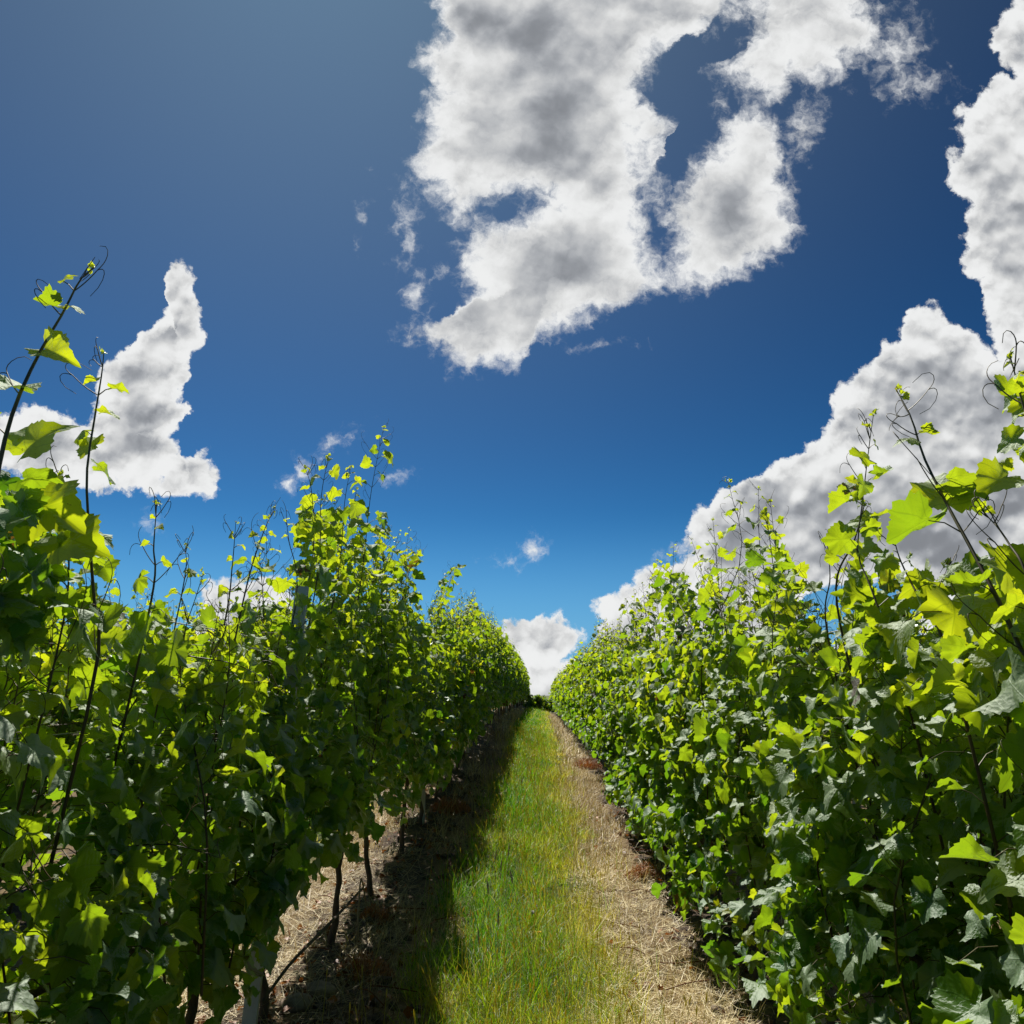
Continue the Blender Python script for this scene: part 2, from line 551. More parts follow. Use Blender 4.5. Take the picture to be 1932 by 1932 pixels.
def simple_mat(name, c1, c2, scale, rough=0.9, bs=0.5, bd=0.01):
    m, t = new_mat(name)
    tc = t.new('ShaderNodeTexCoord').outputs['Object']
    n = t.noise(tc, scale, 6.0, 0.65)
    p = t.new('ShaderNodeBsdfPrincipled')
    t.l.new(t.mix(t.sm(n, 0.3, 0.7), (*c1, 1), (*c2, 1)), p.inputs['Base Color'])
    p.inputs['Roughness'].default_value = rough
    t.l.new(bump(t, n, bs, bd), p.inputs['Normal'])
    out(t, p.outputs[0])
    return m


ROW_L, ROW_R, PITCH_X = -1.28, 1.18, 2.46


def ground_material():
    m, t = new_mat("vineyard_ground")
    pos = t.new('ShaderNodeNewGeometry').outputs['Position']
    s = t.xyz(pos)
    wob = t.noise(pos, 1.7, 3.0, 0.6)
    # distance from the nearest vine row (0) to the middle of an alley (PITCH_X / 2)
    x = t.m('ADD', s[0], t.m('MULTIPLY_ADD', wob, 0.30, -0.15))
    k = t.m('PINGPONG', t.m('ADD', x, -ROW_L), PITCH_X / 2)
    n1 = t.noise(pos, 28.0, 6.0, 0.7)
    n2 = t.noise(pos, 5.0, 5.0, 0.6)
    stretch = t.noise(t.vm('MULTIPLY', pos, (3.0, 0.7, 1.0)), 60.0, 4.0, 0.7)
    soil = t.mix(n1, (0.030, 0.020, 0.015, 1), (0.13, 0.088, 0.060, 1))
    straw = t.mix(stretch, (0.09, 0.055, 0.026, 1), (0.36, 0.25, 0.11, 1))
    straw = t.mix(t.sm(n2, 0.52, 0.66), straw, soil)
    turf = t.mix(n1, (0.016, 0.030, 0.004, 1), (0.08, 0.12, 0.010, 1))
    c = t.mix(t.sm(k, 0.66, 0.86), straw, turf)
    c = t.mix(t.m('MULTIPLY', t.sm(k, 0.42, 0.26), t.sm(n2, 0.36, 0.52)), c, soil)
    far = t.sm(s[1], 60, 110)
    c = t.mix(far, c, t.mix(n2, (0.06, 0.09, 0.02, 1), (0.16, 0.16, 0.05, 1)))
    p = t.new('ShaderNodeBsdfPrincipled')
    t.l.new(c, p.inputs['Base Color'])
    p.inputs['Roughness'].default_value = 0.95
    t.l.new(bump(t, t.m('ADD', n1, t.m('MULTIPLY', stretch, 0.5)), 0.8, 0.03), p.inputs['Normal'])
    out(t, p.outputs[0])
    return m


M_LEAF, M_STEM, M_BARK, M_STEEL = leaf_material(), stem_material(), bark_material(), steel_material()
M_GROUND = ground_material()
M_GRASS = blade_material("grass_blades", [(0.0, (0.030, 0.13, 0.004)), (0.40, (0.14, 0.27, 0.006)), (0.62, (0.28, 0.29, 0.012)), (0.80, (0.40, 0.33, 0.06)), (1.0, (0.50, 0.40, 0.14))], 0.5)
M_STRAW = blade_material("dry_straw", [(0.0, (0.07, 0.036, 0.014)), (0.34, (0.26, 0.155, 0.055)), (0.6, (0.58, 0.45, 0.19)), (1.0, (0.84, 0.72, 0.38))], 0.18, 0.6)
M_RUST = blade_material("rust_weed", [(0.0, (0.11, 0.035, 0.010)), (0.5, (0.40, 0.14, 0.03)), (1.0, (0.62, 0.28, 0.08))], 0.25, 0.6)
M_CLOD = simple_mat("soil_clod", (0.045, 0.030, 0.022), (0.15, 0.105, 0.075), 30.0, 0.95, 0.9, 0.01)
M_ROCK = simple_mat("field_stone", (0.16, 0.115, 0.08), (0.36, 0.28, 0.20), 14.0, 0.9, 0.7, 0.01)
M_SEED = simple_mat("pale_seed_head", (0.42, 0.38, 0.24), (0.66, 0.60, 0.42), 90.0, 0.8)
M_WHITE = simple_mat("white_down", (0.60, 0.60, 0.56), (0.82, 0.82, 0.78), 200.0, 0.8)
M_YELLOW = simple_mat("yellow_petals", (0.70, 0.42, 0.02), (0.85, 0.60, 0.03), 90.0, 0.6)

# ================================================================== object helpers


def tag(o, label=None, cat=None, group=None, kind=None):
    for k, q in (("label", label), ("category", cat), ("group", group), ("kind", kind)):
        if q:
            o[k] = q
    return o


def empty(name, loc, rz=0.0):
    o = bpy.data.objects.new(name, None)
    o.empty_display_size = 0.1
    o.location = loc
    o.rotation_euler = (0, 0, rz)
    col.objects.link(o)
    return o


def link(name, mesh, parent=None):
    o = bpy.data.objects.new(name, mesh)
    col.objects.link(o)
    if parent is not None:
        o.parent = parent
    return o


def copy_tree(o, kids, loc, rz, sc):
    c = o.copy()
    col.objects.link(c)
    c.location = loc
    c.rotation_euler = (0, 0, rz)
    c.scale = sc
    for ch in kids:
        q = ch.copy()
        col.objects.link(q)
        q.parent = c
    return c


class Geo:
    """gathers vertices, faces (triangles and quads), per-vertex tone / rnd and leaf coordinates"""

    def __init__(self):
        self.v, self.t, self.q, self.tone, self.rnd, self.uv, self.mt, self.mq = [], [], [], [], [], [], [], []
        self.n = 0

    def add(self, v, tris=None, quads=None, tone=0.5, rnd=0.0, uv=None, mat=0):
        k = len(v)
        self.v.append(np.asarray(v, float))
        self.tone.append(np.broadcast_to(np.asarray(tone, float), (k,)))
        self.rnd.append(np.broadcast_to(np.asarray(rnd, float), (k,)))
        self.uv.append(np.zeros((k, 2)) if uv is None else uv)
        if tris is not None and len(tris):
            self.t.append(np.asarray(tris) + self.n)
            self.mt.append(np.full(len(tris), mat))
        if quads is not None and len(quads):
            self.q.append(np.asarray(quads) + self.n)
            self.mq.append(np.full(len(quads), mat))
        self.n += k

    def mesh(self, name, mats, smooth=True, off=(0, 0, 0)):
        V = np.concatenate(self.v) - np.asarray(off, float)
        T = np.concatenate(self.t) if self.t else np.zeros((0, 3), int)
        Q = np.concatenate(self.q) if self.q else np.zeros((0, 4), int)
        me = bpy.data.meshes.new(name)
        me.vertices.add(len(V))
        me.vertices.foreach_set("co", V.astype(np.float32).ravel())
        loops = np.concatenate([T.ravel(), Q.ravel()]).astype(np.int32)
        me.loops.add(len(loops))
        me.loops.foreach_set("vertex_index", loops)
        nf = len(T) + len(Q)
        me.polygons.add(nf)
        ls = np.concatenate([np.arange(len(T)) * 3, len(T) * 3 + np.arange(len(Q)) * 4]).astype(np.int32)
        me.polygons.foreach_set("loop_start", ls)
        me.polygons.foreach_set("loop_total", np.concatenate([np.full(len(T), 3), np.full(len(Q), 4)]).astype(np.int32))
        mi = np.concatenate((self.mt or [np.zeros(0, int)]) + (self.mq or [np.zeros(0, int)])).astype(np.int32)
        for m in mats:
            me.materials.append(m)
        me.polygons.foreach_set("material_index", mi)
        me.update(calc_edges=True)
        me.polygons.foreach_set("use_smooth", np.full(nf, smooth))
        for nm, arr in (("tone", self.tone), ("rnd", self.rnd)):
            a = me.attributes.new(nm, 'FLOAT', 'POINT')
            a.data.foreach_set("value", np.concatenate(arr).astype(np.float32))
        if any(np.any(u_) for u_ in self.uv):
            U = np.concatenate(self.uv)
            uvl = me.uv_layers.new(name="leaf")
            uvl.data.foreach_set("uv", U[loops].astype(np.float32).ravel())
        return me


def tube(g, pts, radii, sides=6, tone=0.3, mat=0, cap=True, wob=0.0):
    P_ = np.asarray(pts, float)
    n = len(P_)
    r = np.interp(np.linspace(0, 1, n), np.linspace(0, 1, len(radii)), radii)
    T = np.gradient(P_, axis=0)
    T /= np.linalg.norm(T, axis=1)[:, None] + 1e-9
    ref = np.array([0.31, 0.95, 0.05]) if abs(T[0][1]) < 0.8 else np.array([1.0, 0.1, 0.1])
    A = np.cross(T, ref)
    A /= np.linalg.norm(A, axis=1)[:, None] + 1e-9
    B = np.cross(T, A)
    th = np.arange(sides) * 2 * math.pi / sides
    rr = r[:, None] * (1 + (RNG.normal(0, wob, (n, sides)) if wob else 0))
    V = P_[:, None, :] + A[:, None, :] * (np.cos(th)[None] * rr)[..., None] + B[:, None, :] * (np.sin(th)[None] * rr)[..., None]
    i = np.arange(n - 1)[:, None] * sides
    j = np.arange(sides)[None]
    k = (j + 1) % sides
    Q = np.stack([i + j, i + k, i + sides + k, i + sides + j], -1).reshape(-1, 4)
    V = V.reshape(-1, 3)
    tris = None
    if cap:
        V = np.vstack([V, P_[-1] + T[-1] * r[-1] * 0.6, P_[0]])
        a = (n - 1) * sides
        tris = [(a + q, a + (q + 1) % sides, n * sides) for q in range(sides)] + [((q + 1) % sides, q, n * sides + 1) for q in range(sides)]
    tn = tone if np.isscalar(tone) else np.concatenate([np.repeat(tone, sides), [tone[-1], tone[0]] if cap else []])
    g.add(V, tris, Q, tone=tn, mat=mat)


def spline(ctrl, n):
    """smooth curve through the given points"""
    c = [Vector(p) for p in ctrl]
    c = [c[0] * 2 - c[1]] + c + [c[-1] * 2 - c[-2]]
    segs = len(c) - 3
    res = []
    for i in range(n):
        t = i / (n - 1) * segs
        k = min(int(t), segs - 1)
        f = t - k
        p0, p1, p2, p3 = c[k:k + 4]
        res.append(0.5 * ((2 * p1) + (p2 - p0) * f + (2 * p0 - 5 * p1 + 4 * p2 - p3) * f * f + (3 * p1 - p0 - 3 * p2 + p3) * f ** 3))
    return np.array([tuple(p) for p in res])


# ------------------------------------------------------------------ leaves
_half0 = [(0.10, -0.15), (0.20, -0.23), (0.28, -0.19), (0.36, -0.24), (0.42, -0.15), (0.53, -0.13), (0.53, -0.02), (0.62, 0.03), (0.58, 0.11), (0.55, 0.19), (0.62, 0.25), (0.69, 0.36), (0.60, 0.41),
          (0.61, 0.52), (0.50, 0.53), (0.46, 0.63), (0.40, 0.61), (0.37, 0.70), (0.27, 0.73), (0.24, 0.84), (0.14, 0.86), (0.09, 0.95)]
_half1 = [(0.16, -0.21), (0.40, -0.20), (0.57, -0.04), (0.56, 0.14), (0.66, 0.33), (0.58, 0.50), (0.40, 0.62), (0.29, 0.80), (0.12, 0.93)]
_half2 = [(0.30, -0.22), (0.62, 0.05), (0.60, 0.42), (0.30, 0.80)]


def leaf_base(half, rings):
    o = [(0.0, 0.0)] + half + [(0.0, 1.02)] + [(-x, y) for x, y in reversed(half)]
    o = np.array(o)
    c = np.array([0.0, 0.30])
    n = len(o)
    if rings == 2:
        inner = c + (o - c) * 0.55
        V = np.vstack([o, inner, [c]])
        i = np.arange(n)
        k = (i + 1) % n
        Q = np.stack([i, n + i, n + k, k], -1)
        T = np.stack([n + i, np.full(n, 2 * n), n + k], -1)
        return V, T, Q
    V = np.vstack([o, [c]])
    i = np.arange(n)
    T = np.stack([i, np.full(n, n), (i + 1) % n], -1)
    return V, T, np.zeros((0, 4), int)


LEAF = [leaf_base(_half0, 2), leaf_base(_half1, 1), leaf_base(_half2, 1)]


def L_clear(g, pos):
    """growth is thin right in front of the first post of the shaded row"""
    o = getattr(g, 'origin', None)
    if o is None or len(pos) == 0:
        return None
    p = pos + np.array([o[0], o[1], o[2]])
    s = p[:, 1] / 3.52
    hit = (np.abs(p[:, 0] + 1.20 * s - 0.02) < 0.036) & (s > 0.6) & (s < 1.06) & (p[:, 2] > 1.58) & (p[:, 2] < 1.98)
    return ~hit


def add_leaves(g, pos, nrm, tip, size, tone, lod, mat=0):
    """every leaf: stalk point, upper-side normal, tip direction, length"""
    pos, nrm, tip = (np.asarray(a, float) for a in (pos, nrm, tip))
    size = np.asarray(size, float)
    if L_clear(g, pos) is not None and len(pos):
        kp = L_clear(g, pos)
        pos, nrm, tip, size, tone = pos[kp], nrm[kp], tip[kp], size[kp], np.asarray(tone)[kp]
    L = len(pos)
    if L == 0:
        return
    V2, T, Q = LEAF[lod]
    k = len(V2)
    nrm = nrm / (np.linalg.norm(nrm, axis=1)[:, None] + 1e-9)
    tip = tip - nrm * (tip * nrm).sum(1)[:, None]
    tip = tip / (np.linalg.norm(tip, axis=1)[:, None] + 1e-9)
    side = np.cross(tip, nrm)
    x = V2[:, 0][None] * RNG.uniform(0.88, 1.12, (L, 1))
    y = np.repeat(V2[:, 1][None], L, 0)
    # lobing differs from leaf to leaf
    rad = np.sqrt(x * x + (y - 0.3) ** 2)
    if lod < 2:
        ph = RNG.uniform(0, 6.28, (L, 1))
        th = np.arctan2(x, y - 0.3)
        f = 1 + 0.07 * np.sin(3 * th + ph) + 0.04 * np.sin(7 * th + 2 * ph)
        x, y = x * f, 0.3 + (y - 0.3) * f
    fold = np.clip(RNG.normal(0.26, 0.24, (L, 1)), -0.3, 1.0)
    droop = RNG.normal(0.26, 0.30, (L, 1))
    cup = RNG.normal(-0.12, 0.30, (L, 1))
    ph2 = RNG.uniform(0, 6.28, (L, 1))
    th = np.arctan2(x, y - 0.3)
    z = fold * np.abs(x) - droop * y * y + cup * rad * rad + 0.13 * rad * rad * 2 * np.sin(4 * th + ph2) + RNG.normal(0, 0.10, (L, 1)) * x
    if lod == 0:
        z += 0.035 * rad * np.sin(9 * th + 3 * ph2)
    s = size[:, None]
    P_ = pos[:, None, :] + (x * s)[..., None] * side[:, None, :] + (y * s)[..., None] * tip[:, None, :] + (z * s)[..., None] * nrm[:, None, :]
    off = (np.arange(L) * k)[:, None, None]
    uv = np.repeat(V2[None], L, 0)
    g.add(P_.reshape(-1, 3), (T[None] + off).reshape(-1, 3), (Q[None] + off).reshape(-1, 4) if len(Q) else None,
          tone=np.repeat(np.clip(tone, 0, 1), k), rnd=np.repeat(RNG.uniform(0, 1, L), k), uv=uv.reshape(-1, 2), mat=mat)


def unit(a):
    return a / (np.linalg.norm(a, axis=-1, keepdims=True) + 1e-9)


def tendril(g, p, dr, length, lod, tone=0.5):
    """thin forked tendril that curls at its ends"""
    dr = unit(np.asarray(dr, float))
    n = 6 if lod == 0 else 4
    up = np.array([0, 0, 1.0])
    sd = unit(np.cross(dr, up) + 1e-3)
    r = 0.0013 if lod == 0 else 0.0016
    a = [p + dr * length * 0.6 * t + up * length * 0.16 * t * t for t in np.linspace(0, 1, n)]
    tube(g, a, [r * 1.3, r], 3, tone, mat=1, cap=False)
    e = a[-1]
    for sgn in (1, -1):
        c = RNG.uniform(0.4, 1.3)
        b = []
        for t in np.linspace(0, 1, n + 2):
            an = sgn * (0.25 + c * 1.6 * t * t)
            b.append(e + length * 0.55 * t * (dr * math.cos(an) + (sd * 0.5 + up * 0.85) * math.sin(an)))
        tube(g, b, [r, r * 0.6], 3, tone, mat=1, cap=False)


def shoot(pts, r0, lod, gs, gl, s_big=0.09, bare=0.0, leafy=1.0, step=0.075, tip_young=0.5, tendrils=True, flip=None):
    """one green shoot: stem into gs, its leaves into gl; leaves get smaller and younger to the tip"""
    P_ = np.asarray(pts, float)
    seg = np.linalg.norm(np.diff(P_, axis=0), axis=1)
    Ltot = seg.sum()
    cum = np.concatenate([[0], np.cumsum(seg)])
    tn = np.linspace(0.15, 0.75, len(P_))
    tube(gs, P_, [r0, r0 * 0.75, r0 * 0.5, r0 * 0.22], 6 if lod == 0 else (4 if lod == 1 else 3), tn, mat=1, cap=False)
    s = bare * Ltot + RNG.uniform(0, step)
    k = int(RNG.integers(0, 2))
    pos, nrm, tip, size, tone = [], [], [], [], []
    while s < Ltot:
        q = s / Ltot
        p = np.array([np.interp(s, cum, P_[:, j]) for j in range(3)])
        s2 = min(s + 0.02, Ltot)
        dr = unit(np.array([np.interp(s2, cum, P_[:, j]) for j in range(3)]) - p + 1e-6)
        rem = Ltot - s
        sz = s_big * min(1.0, (0.16 + rem / 0.38)) * RNG.uniform(0.6, 1.25)
        az = RNG.uniform(-0.9, 0.9) + (math.pi if k % 2 else 0.0)
        o = np.array([math.cos(az), math.sin(az), 0.0])
        if RNG.uniform() < leafy:
            pl = sz * RNG.uniform(0.5, 0.95)
            e = p + unit(o * 0.85 + np.array([0, 0, 0.5])) * pl
            young = max(0.0, 1 - rem / 0.5)
            if lod < 2:
                mid_ = (p + e) / 2 + np.array([0, 0, pl * 0.12])
                tube(gs, [p, mid_, e], [0.0015 + 0.006 * sz, 0.001 + 0.003 * sz], 3, 0.7, mat=1, cap=False)
            pos.append(e)
            nrm.append(np.array([0, 0, 0.75]) + o * 0.35 + RNG.normal(0, 0.42, 3))
            tip.append(o * 0.9 + np.array([0, 0, -0.25 + 0.5 * young]) + RNG.normal(0, 0.3, 3))
            size.append(sz)
            tone.append(0.42 + 0.5 * young + RNG.normal(0, 0.14))
        if tendrils and lod < 2 and q > 0.35 and k % 3 != 0 and RNG.uniform() < 0.6:
            tendril(gs, p, -o * 0.8 + np.array([0, 0, 0.7]) + RNG.normal(0, 0.2, 3), min(0.16, 0.05 + rem * 0.4) * RNG.uniform(0.6, 1.2), lod)
        s += step * (0.45 + 0.55 * min(1, rem / 0.3)) * RNG.uniform(0.8, 1.25)
        k += 1
    # the growing tip
    e = P_[-1]
    for _ in range(3 if lod == 0 else 1):
        pos.append(e + RNG.normal(0, 0.004, 3))
        nrm.append(RNG.normal(0, 1, 3))
        tip.append(unit(P_[-1] - P_[-2]) + RNG.normal(0, 0.5, 3))
        size.append(s_big * 0.16)
        tone.append(0.85)
    if tendrils and lod < 2:
        for _ in range(2):
            tendril(gs, P_[-3] if len(P_) > 3 else e, unit(P_[-1] - P_[-2]) + RNG.normal(0, 0.45, 3), 0.07 * RNG.uniform(0.6, 1.2), lod)
    add_leaves(gl, pos, nrm, tip, size, np.array(tone), lod)


def patch2(a, b):
    return 0.5 + 0.25 * (np.sin(a + 1.7 * np.sin(b * 0.6)) + np.sin(b * 1.3 + 1.3 * np.sin(a * 0.7)))


def canopy(gl, gs, y0, y1, zb, zt, lod, dens, s_leaf, faces=(1, -1), half=0.23, top_fade=0.5):
    """the leaf wall between the wires: shingled leaves on both faces and a looser inside"""
    W, Hh = y1 - y0, zt - zb
    hol = RNG.uniform(0, 20)
    area = W * Hh
    for f in faces:
        n = int(area * dens)
        z = zb + Hh * RNG.uniform(0, 1, n) ** 1.02
        y = RNG.uniform(y0, y1, n)
        # bulges and hollows in the face
        bul = 0.055 * np.sin(y * 5.1 + f) + 0.05 * np.sin(z * 6.3 + y * 2.0 + 1.3 * f)
        x = f * (half + bul + RNG.normal(0, 0.055, n) - 0.10 * np.clip((z - zb) / Hh - 0.55, 0, 1))
        keep = RNG.uniform(0, 1, n) > np.clip((z - zb) / Hh - 0.55, 0, 1) * top_fade
        keep &= RNG.uniform(0, 1, n) > np.clip(0.75 - (z - zb) / 0.30, 0, 0.85)
        keep &= RNG.uniform(0, 1, n) < np.where(patch2(y * 4.6 + 3 * f + hol, z * 4.2 - hol) < 0.40, 0.20, 1.0)        # hollows one can look into
        x, y, z = x[keep], y[keep], z[keep]
        n = len(x)
        o = np.stack([np.full(n, float(f)), np.zeros(n), np.zeros(n)], -1)
        up = np.array([0, 0, 1.0])
        nr = o * 0.62 + up * 0.50 + RNG.normal(0, 0.48, (n, 3))
        tp = -up * 0.85 + o * 0.45 + RNG.normal(0, 0.42, (n, 3))
        pos = np.stack([x, y, z], -1)
        sz = s_leaf * np.clip(RNG.normal(1.0, 0.28, n), 0.35, 1.5)
        q = (z - zb) / Hh
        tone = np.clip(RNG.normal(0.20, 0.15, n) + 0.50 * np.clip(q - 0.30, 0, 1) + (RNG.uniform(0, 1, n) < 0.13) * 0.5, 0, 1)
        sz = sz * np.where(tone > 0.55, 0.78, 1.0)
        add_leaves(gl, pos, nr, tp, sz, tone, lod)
        if lod == 0:                                   # leaf stalks
            for i in np.nonzero(RNG.uniform(0, 1, n) < 0.55)[0]:
                a = pos[i]
                b = a + np.array([-f * 0.07, RNG.normal(0, 0.02), 0.02]) * RNG.uniform(0.7, 1.3)
                tube(gs, [b, (a + b) / 2 + [0, 0, 0.012], a], [0.0016, 0.0011], 3, 0.6, mat=1, cap=False)
    n = int(area * dens * 0.16)
    pos = np.stack([RNG.uniform(-half, half, n) * 0.8, RNG.uniform(y0, y1, n), zb + Hh * RNG.uniform(0.05, 1, n)], -1)
    q = (pos[:, 2] - zb) / Hh
    add_leaves(gl, pos, RNG.normal(0, 0.6, (n, 3)) + [0, 0, 0.6], RNG.normal(0, 0.6, (n, 3)) + [0, 0, -0.3],
               s_leaf * RNG.uniform(0.5, 1.1, n), np.clip(0.22 + 0.4 * (q - 0.3) + RNG.normal(0, 0.12, n), 0, 1), lod)


def rise(x, y):
    """the ground: level by the camera, climbing gently to a crest"""
    t = np.clip((np.asarray(y, float) - 4.0) / 17.0, 0, 1)
    r = t * t * (3 - 2 * t) * np.clip(0.55 - 0.25 * np.asarray(x, float), 0.15, 1.3)
    f = np.clip((np.asarray(y, float) - 46) / 40.0, 0, None)
    return r - 2.2 * f * f / (1 + f)


def gz(x, y):
    x, y = np.asarray(x, float), np.asarray(y, float)
    k = np.abs((x - ROW_L + PITCH_X / 2) % PITCH_X - PITCH_X / 2)          # distance from the row
    ridge = 0.05 * np.exp(-(k / 0.45) ** 2)
    near = np.clip(1 - np.abs(x) / 30, 0, 1)
    b = 0.014 * np.sin(x * 5.3 + y * 1.9) + 0.012 * np.sin(y * 4.1 - x * 2.2) + 0.02 * np.sin(y * 0.9 + x)
    return rise(x, y) + (ridge + b) * near


# ================================================================== ground


def make_ground():
    ys = np.concatenate([np.arange(-6, 12, 0.08), np.arange(12, 60, 0.35), np.geomspace(60, 2500, 40)])
    xs = np.concatenate([-np.geomspace(2500, 6, 30), np.arange(-5.9, 5.9, 0.08), np.geomspace(6, 2500, 30)])
    X, Y = np.meshgrid(xs, ys)
    Z = gz(X, Y)
    k = np.abs((X - ROW_L + PITCH_X / 2) % PITCH_X - PITCH_X / 2)
    Z = np.where((np.abs(X) < 6) & (Y < 12), Z + RNG.normal(0, 1, X.shape) * 0.012 * np.exp(-(k / 0.5) ** 2), Z)
    Z = np.where(Y > 86, np.maximum(Z, rise(0, 86) - 0.0) * 0 + rise(0 * X, np.full_like(Y, 86.0)), Z)
    g = Geo()
    ny, nx = X.shape
    i = (np.arange(ny - 1)[:, None] * nx + np.arange(nx - 1)[None]).ravel()
    g.add(np.stack([X, Y, Z], -1).reshape(-1, 3), quads=np.stack([i, i + 1, i + nx + 1, i + nx], -1))
    o = link("ground", g.mesh("ground", [M_GROUND]))
    tag(o, kind='structure')


make_ground()

# ================================================================== vines


def trunk_mesh(lean=0.0, arm=0.5, fine=True):
    g = Geo()
    n = 12 if fine else 5
    z = np.linspace(-0.06, 0.78, n)
    wob = RNG.normal(0, 0.012, (n, 2)).cumsum(0) * (1 if fine else 0.5)
    wob -= wob[0]
    pts = np.stack([wob[:, 0] + lean * z, wob[:, 1] + 0.5 * lean * z, z], -1)
    tube(g, pts, [0.027, 0.019, 0.018, 0.022], 8 if fine else 5, 0.3, 0, wob=0.12)
    if fine:
        for sg in (1, -1):
            t = pts[-1]
            c = spline([t + [0, 0, -0.05], t + [0, sg * 0.10, 0.03], t + [0.01, sg * 0.3, 0.04], t + [0, sg * arm, 0.02]], 8)
            tube(g, c, [0.016, 0.012, 0.008], 6, 0.3, 0, wob=0.1)
    return g.mesh("trunk", [M_BARK])


def build_vine(name, lod, zb, zt, tall, n_shoots, dens, s_leaf, heroes=(), origin=(0, 0, 0), own_shoots=False, lean=0.0, top_fade=0.5, half=0.23, lateral=4):
    root = empty(name, origin)
    tr = link("trunk", trunk_mesh(lean, fine=lod < 2), root)
    kids = [tr]
    gl = Geo()
    if origin[0] < 0 and lod == 0:
        gl.origin = origin
    canopy(gl, gl, -0.62, 0.62, zb, zt, lod, dens, s_leaf, half=half, top_fade=top_fade)
    for i in range(n_shoots):
        y = -0.56 + 1.12 * (i + RNG.uniform(0.1, 0.9)) / n_shoots
        x = RNG.normal(0, 0.07)
        H = zt + tall[0] + (tall[1] - tall[0]) * RNG.uniform() ** 1.5
        face = RNG.choice([-1, 0, 1]) * half * 0.95 if lod == 0 else 0.0
        base = np.array([x * 0.5 + face, y * 0.8, zt - RNG.uniform(0.8, 1.3)])
        top = np.array([x + RNG.normal(0, 0.09), y + RNG.normal(0, 0.10), H])
        mid1 = base * 0.6 + top * 0.4 + np.array([face * 0.35 + RNG.normal(0, 0.035), RNG.normal(0, 0.035), 0])
        mid2 = base * 0.25 + top * 0.75 + np.array([RNG.normal(0, 0.03), RNG.normal(0, 0.03), 0])
        pts = spline([base, mid1, mid2, top], 12 if lod == 0 else 7)
        g2 = Geo() if own_shoots else gl
        shoot(pts, RNG.uniform(0.0032, 0.0048), lod, g2, gl, s_big=s_leaf * 1.12, bare=0.12, step=0.058 if lod < 2 else 0.08)
        if own_shoots:
            kids.append(link("shoot", g2.mesh("shoot", [M_LEAF, M_STEM]), root))
    for i in range(lateral):                            # side shoots that stick out of the wall
        y, z = RNG.uniform(-0.5, 0.5), RNG.uniform(zb + 0.3, zt)
        sg = RNG.choice([-1, 1])
        a = np.array([sg * 0.12, y, z])
        b = a + np.array([sg * RNG.uniform(0.22, 0.36), RNG.normal(0, 0.16), RNG.uniform(-0.12, 0.22)])
        pts = spline([a, (a + b) / 2 + [0, 0, 0.03], b], 7)
        shoot(pts, 0.0024, lod, gl, gl, s_big=s_leaf * 0.6, bare=0.3, step=0.06)
    for h in heroes:
        pts = spline([Vector(p) - Vector(origin) for p in h['pts']], 20)
        g2 = Geo()
        shoot(pts, h.get('r', 0.004), 0, g2, gl, s_big=h.get('s', 0.085), bare=h.get('bare', 0.0), step=h.get('step', 0.07), leafy=h.get('leafy', 0.9))
        if 'leaves' in h:
            L = h['leaves']
            add_leaves(gl, [Vector(q[0]) - Vector(origin) for q in L], [q[1] for q in L], [q[2] for q in L], [q[3] for q in L], np.array([q[4] for q in L]), 0)
        kids.append(link("shoot", g2.mesh("shoot", [M_LEAF, M_STEM]), root))
    kids.append(link("foliage", gl.mesh("foliage", [M_LEAF, M_STEM]), root))
    return root, kids


def H(side, pxs, X=None, **kw):
    X = X if X is not None else (-1.12 if side < 0 else 1.02)
    kw['pts'] = [at_x(px, py, X if not isinstance(X, tuple) else X[0] + (X[1] - X[0]) * i / (len(pxs) - 1)) for i, (px, py) in enumerate(pxs)]
    kw['y'] = kw['pts'][0].y
    p0 = kw['pts'][0]                                   # rooted well inside the leaf wall
    kw['pts'].insert(0, Vector((p0.x + (0.08 if side > 0 else -0.08), p0.y + 0.03, max(0.8, p0.z - 0.55))))
    kw['bare'] = 0.12
    kw['side'] = side
    return kw


up_n = (0.0, -0.5, 0.8)
L1 = H(-1, [(-40, 1180), (-20, 1010), (0, 870), (30, 762), (75, 665), (120, 588), (150, 530), (176, 505)], X=-1.0, r=0.0055, s=0.075, leafy=0.55, step=0.11)
L1['leaves'] = [(at_x(86, 660, -1.0), (-0.25, -0.8, 0.5), (0.9, 0.1, -0.45), 0.070, 0.95), (at_x(50, 735, -1.0), (0.1, -0.35, 0.95), (-0.9, -0.3, 0.05), 0.085, 0.45),
                (at_x(108, 578, -1.0), (0.1, 0.1, 1.0), (-0.9, -0.3, 0.1), 0.045, 0.5), (at_x(122, 577, -1.0), (0.1, -0.5, 0.85), (1, 0.2, -0.1), 0.042, 0.95), (at_x(45, 850, -1.02), (-0.3, -0.8, 0.4), (0.5, 0.1, 0.7), 0.10, 0.8)]
L2 = H(-1, [(182, 1260), (177, 1130), (168, 1000), (164, 890), (180, 780), (192, 705), (196, 665)], X=-1.08, r=0.0048, s=0.075, leafy=0.6, step=0.10)
L2['leaves'] = [(at_x(180, 838, -1.08), (-0.1, -0.8, 0.5), (-0.9, 0.1, 0.0), 0.060, 0.98), (at_x(190, 778, -1.08), (0.1, -0.35, 0.9), (0.95, 0.1, 0.1), 0.045, 0.95), (at_x(180, 720, -1.08), (0, -0.4, 0.9), (-0.9, 0, 0), 0.030, 0.95),
                (at_x(185, 880, -1.08), (0.4, 0.3, 0.7), (0.7, 0.1, -0.6), 0.065, 0.6), (at_x(60, 940, -1.08), (0.2, -0.9, 0.3), (0.7, 0.1, -0.4), 0.12, 0.85), (at_x(110, 1010, -1.08), (0.0, -0.9, 0.4), (0.8, 0.1, -0.3), 0.12, 0.8)]
